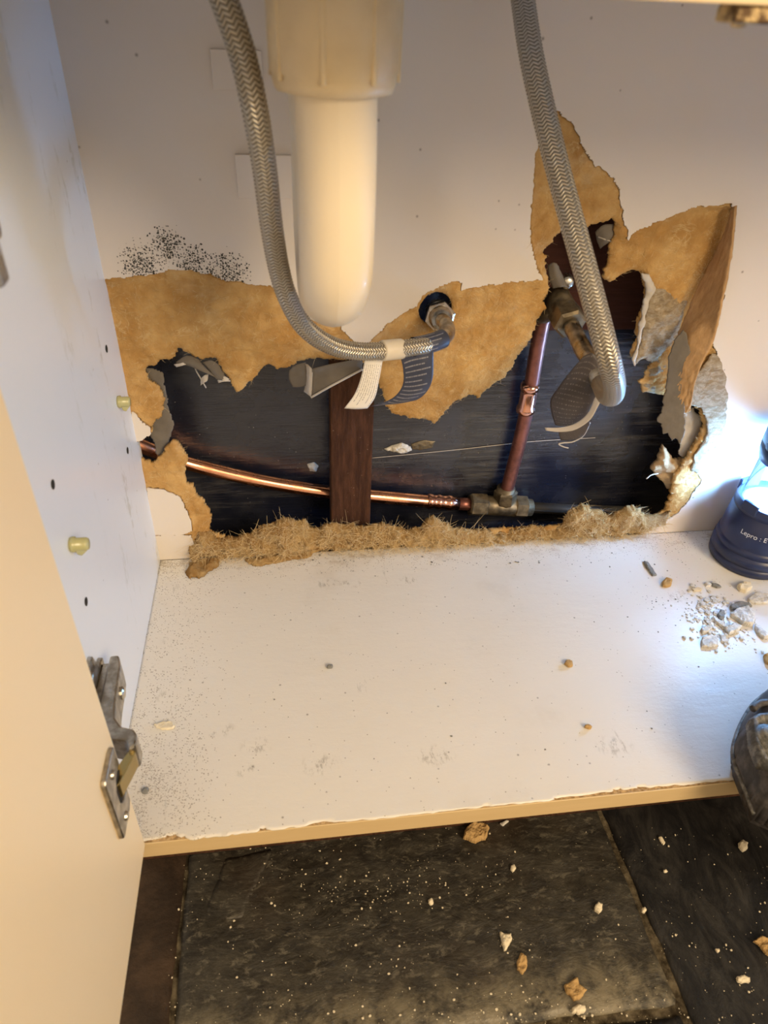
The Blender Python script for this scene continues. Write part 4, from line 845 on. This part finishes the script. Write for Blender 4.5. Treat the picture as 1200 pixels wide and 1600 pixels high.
# ------------------------------------------------------------------ loose flakes and chips
def chip(name, label, cat, pts, m, th, lift, seed, z=0.0, rag=0.0010, hh=0.0006, group=None, tilt=0.0):
    rag = rag * 1.4
    P_ = xy(pts, z + 0.0003); c = P_.mean(0)
    bend = (lambda a, b: tilt * (a - c[0] + 0.02)) if tilt else None
    v, f = scrap(P_, hh, rag, z + 0.0003, lift * 0.7, th, seed, bend=bend, place=lying, up=1, edge=2.0)
    return tag(obj(name, (v, f), m, None, False, origin=(c[0], c[1], z)), label, cat, group)
def blob(cx, cy, rx_, ry_, n, seed, rot=0.0):
    g_ = random.Random(seed); out = []
    for k in range(n):
        a = 2 * math.pi * k / n; r = g_.uniform(0.72, 1.15); x, y = rx_ * r * math.cos(a), ry_ * r * math.sin(a)
        out.append((cx + x * math.cos(rot) - y * math.sin(rot), cy + x * math.sin(rot) + y * math.cos(rot)))
    return out
FG = 'flakes scattered in front of the lantern'
big = [('plaster_flake', 'pale triangular plaster flake, lowest large piece of the flake pile', [(1097, 998), (1110, 992), (1122, 998), (1121, 1010), (1109, 1013), (1096, 1012)], M_plaster, .0016, .002),
       ('plaster_flake', 'largest layered plaster piece in the middle of the pile by the lantern', [(1139, 962), (1150, 954), (1168, 950), (1178, 962), (1176, 980), (1162, 978), (1150, 970)], M_plaster, .0030, .004),
       ('grey_flake', 'long slate grey flake lying on top of the layered plaster piece', [(1139, 948), (1156, 942), (1170, 944), (1174, 949), (1158, 951), (1142, 955)], M_greychip, .0020, .002),
       ('plaster_flake', 'wide pale flake with dark rim at the picture edge below the lantern', [(1167, 937), (1180, 928), (1196, 929), (1206, 934), (1204, 943), (1186, 945), (1170, 942)], M_plaster, .0022, .002),
       ('board_chip', 'cream block chip just in front of the lantern base', [(1151, 918), (1160, 914), (1172, 913), (1174, 922), (1164, 927), (1154, 924)], M_ivory, .0040, .003),
       ('grey_flake', 'dark olive oval flake standing out in the pale crumbs', [(1121, 962), (1125, 954), (1131, 956), (1132, 966), (1127, 970), (1122, 968)], M_greychip, .0020, .002),
       ('plaster_flake', 'slanting pale sliver joining the crumbs to the layered piece', [(1112, 964), (1120, 968), (1134, 978), (1138, 984), (1132, 984), (1118, 974)], M_plaster, .0018, .002),
       ('plaster_flake', 'pale ridge-shaped flake under the layered piece', [(1131, 982), (1146, 976), (1160, 980), (1150, 990), (1138, 993)], M_plaster, .0025, .003),
       ('plaster_flake', 'long broken flake trailing right from the layered piece', [(1178, 974), (1186, 980), (1196, 990), (1204, 998), (1192, 1000), (1182, 990)], M_plaster, .0022, .003),
       ('board_chip', 'brown layered chip cut by the picture edge above the tool', [(1192, 1026), (1200, 1022), (1212, 1028), (1208, 1042), (1197, 1038)], M_tanchip, .0030, .003),
       ('grey_flake', 'narrow dark grey sliver left of the cream block chip', [(1111, 913), (1118, 912), (1126, 918), (1120, 920), (1113, 917)], M_greychip, .0016, .001),
       ('board_chip', 'tan woody crumb alone at upper left of the flakes', [(1034, 911), (1040, 905), (1048, 909), (1049, 916), (1042, 919), (1035, 917)], M_tanchip, .0024, .003),
       ('board_chip', 'thin pinkish sliver between tan crumb and lantern', [(1081, 921), (1090, 919), (1098, 921), (1094, 924), (1084, 924)], M_ivory, .0014, .001),
       ('plaster_flake', 'ribbed plaster flake left of the slanting sliver', [(1094, 984), (1106, 979), (1112, 982), (1108, 988), (1097, 990)], M_plaster, .0018, .002)]
for i, (n, l, pts, m, th, li) in enumerate(big):
    chip(n, l, 'flake' if 'flake' in n else 'chip', pts, m, th, li, 200 + i, group=FG)
singles = [('board_crumb', 'brown crumb alone on the right half of the white base', blob(889, 1038, 7, 5, 8, 1), M_tanchip, .0022), ('board_crumb', 'small tan crumb near the front right of the white base', blob(918, 1137, 6, 4, 8, 2), M_tanchip, .0020),
           ('board_crumb', 'small dark crumb in the middle of the white base', blob(516, 1042, 5, 4, 8, 3), M_greychip, .0018), ('board_crumb', 'dark sliver in the grit beside the open door', blob(228, 1237, 9, 4, 8, 4, -0.5), M_greychip, .0018),
           ('paint_flake', 'curled pale paint flake among the grit near the hinge', blob(258, 1134, 16, 7, 10, 5, 0.1), M_ivory, .0010), ('board_crumb', 'dark sliver of debris left of the pale flakes', [(1006, 878), (1012, 880), (1022, 894), (1026, 900), (1020, 900), (1010, 888)], M_greychip, .0016)]
for i, (n, l, pts, m, th) in enumerate(singles): chip(n, l, 'crumb', pts, m, th, .0016, 240 + i)
tiles = [('fibre_tuft', 'brown fibre tuft on the tiles just under the cabinet edge', [(724, 1312), (728, 1296), (740, 1287), (756, 1288), (764, 1296), (758, 1312), (742, 1318)], M_tanchip, .003, .006),
         ('fibre_tuft', 'orange brown leaf-shaped fibre flake near the bottom of the picture', [(881, 1540), (892, 1534), (902, 1527), (905, 1538), (916, 1548), (908, 1562), (896, 1566), (884, 1552)], M_tanchip, .002, .004),
         ('fibre_tuft', 'orange brown fibre flake on the dark tile at the right picture edge', [(1175, 1472), (1190, 1464), (1212, 1470), (1210, 1500), (1196, 1492), (1186, 1480)], M_tanchip, .002, .004),
         ('stone_chip', 'long heart-topped ivory chip in the middle of the tile', [(781, 1458), (788, 1462), (798, 1460), (799, 1470), (792, 1486), (787, 1488), (783, 1474)], M_ivory, .003, .004),
         ('stone_chip', 'broken tan curl just below the long ivory chip', [(806, 1502), (814, 1492), (822, 1496), (823, 1512), (816, 1522), (808, 1516)], M_tanchip, .002, .005),
         ('stone_chip', 'oval white chip on the tile right of centre', [(929, 1418), (934, 1411), (940, 1415), (940, 1424), (934, 1427), (929, 1424)], M_ivory, .003, .003),
         ('stone_chip', 'white oblong chip below the orange leaf-shaped flake', [(893, 1577), (903, 1571), (913, 1574), (913, 1582), (902, 1585), (894, 1583)], M_ivory, .003, .003),
         ('stone_chip', 'round pale chip on the tile left of centre', [(669, 1408), (674, 1404), (678, 1408), (678, 1414), (673, 1416), (669, 1413)], M_ivory, .002, .003),
         ('stone_chip', 'small pinkish triangular chip beside the right tile joint', [(1002, 1420), (1007, 1417), (1011, 1424), (1007, 1429), (1002, 1426)], M_ivory, .002, .002),
         ('stone_chip', 'rounded ivory chip on the charcoal tile near the right edge', [(1150, 1528), (1160, 1523), (1171, 1530), (1170, 1537), (1158, 1538), (1151, 1534)], M_ivory, .003, .003),
         ('stone_chip', 'fuzzy beige crumb high on the charcoal tile', [(1152, 1318), (1160, 1313), (1169, 1318), (1167, 1327), (1160, 1331), (1154, 1325)], M_ivory, .002, .003),
         ('stone_chip', 'thin white splinter just right of the tile joint', [(1029, 1309), (1033, 1309), (1038, 1317), (1036, 1320), (1031, 1315)], M_ivory, .0015, .001),
         ('stone_chip', 'little white chip at the right tile joint, below the splinter', [(1034, 1360), (1040, 1358), (1043, 1363), (1037, 1365)], M_ivory, .0015, .001),
         ('stone_chip', 'dusty pale splinter under the cabinet edge by the tuft', [(780, 1288), (790, 1282), (794, 1284), (786, 1292)], M_plaster, .0015, .001),
         ('stone_chip', 'pale bead of plaster right of the round pale chip', [(798, 1354), (803, 1352), (806, 1358), (801, 1362), (798, 1359)], M_ivory, .002, .002),
         ('stone_chip', 'white chip on the charcoal tile above the rounded ivory one', [(1117, 1484), (1123, 1482), (1125, 1488), (1120, 1491)], M_ivory, .0018, .0015)]
for i, (n, l, pts, m, th, li) in enumerate(tiles): chip(n, l, 'tuft' if 'tuft' in n else 'chip', pts, m, th, li, 270 + i, z=ZF + 0.0002, hh=0.0007)

# countless small crumbs: one object per surface
def crumbs(pts, seed, lo, hi, z):
    g_ = np.random.default_rng(seed); V, F = [], []
    for x, y in pts:
        r = lo * (hi / lo) ** (g_.random() ** 2.2); k = 6; a = g_.uniform(0, 6.28); o = len(V); sx = g_.uniform(.6, 1.3)
        for zz_, s in ((0, 1.0), (0.55, .8)):
            for j in range(k): t = a + 2 * math.pi * j / k; q = r * s * g_.uniform(.7, 1.15); V.append((x + q * math.cos(t) * sx, y + q * math.sin(t), z + zz_ * r))
        F += [(o + j, o + (j + 1) % k, o + k + (j + 1) % k, o + k + j) for j in range(k)] + [tuple(o + k + j for j in range(k))]
    return V, F
g_ = np.random.default_rng(5)
tp_ = [g(px, py) for px, py in zip(g_.uniform(200, 1250, 800), g_.uniform(1290, 1620, 800))]
tp_ += [g(px, py) for px, py in zip(g_.normal(590, 90, 170), g_.normal(1385, 28, 170))]
tp_ += [g(px, py) for px, py in zip(g_.normal(800, 50, 50), g_.normal(1480, 50, 50))]
tp_ += [g(px, py) for px, py in zip(g_.normal(880, 120, 120), g_.normal(1585, 16, 120))]
tp_ = [q_ for q_ in tp_ if q_[0] > 0.03]
o = obj('tile_crumbs', crumbs(tp_, 6, .00022, .0011, ZF + .0002), M_ivory, None, origin=(0.3, -0.35, ZF)); o['kind'] = 'stuff'; tag(o, 'tiny pale crumbs sprinkled over the dark floor tiles', 'crumbs')
cp = [tuple(flr(px, py)[:2]) for px, py in zip(g_.normal(1108, 17, 240), g_.normal(958, 18, 240))]
cp += [tuple(flr(px, py)[:2]) for px, py in zip(g_.normal(1140, 26, 90), g_.normal(990, 14, 90))]
o = obj('plaster_crumbs', crumbs(cp, 7, .0006, .0038, .0001), M_plaster, None, origin=(0.55, -0.12, 0)); o['kind'] = 'stuff'; tag(o, 'small pale plaster crumbs between the flakes by the lantern', 'crumbs')
dp = [tuple(flr(px, py)[:2]) for px, py in zip(g_.uniform(300, 1080, 150), g_.normal(872, 9, 150)) if py > 862 - (px - 250) * 0.05]
dp += [tuple(flr(px, py)[:2]) for px, py in zip(g_.normal(1050, 45, 70), g_.normal(935, 28, 70))]
dp += [tuple(flr(px, py)[:2]) for px, py in zip(g_.uniform(230, 1150, 40), g_.uniform(890, 1210, 40))]
dp = [q_ for q_ in dp if q_[0] > 0.004 and q_[1] < -0.003]
o = obj('dark_crumbs', crumbs(dp, 8, .0003, .0012, .0001), M_greychip, None, origin=(0.3, -0.1, 0)); o['kind'] = 'stuff'; tag(o, 'fine dark grit scattered over the white cabinet base', 'crumbs')
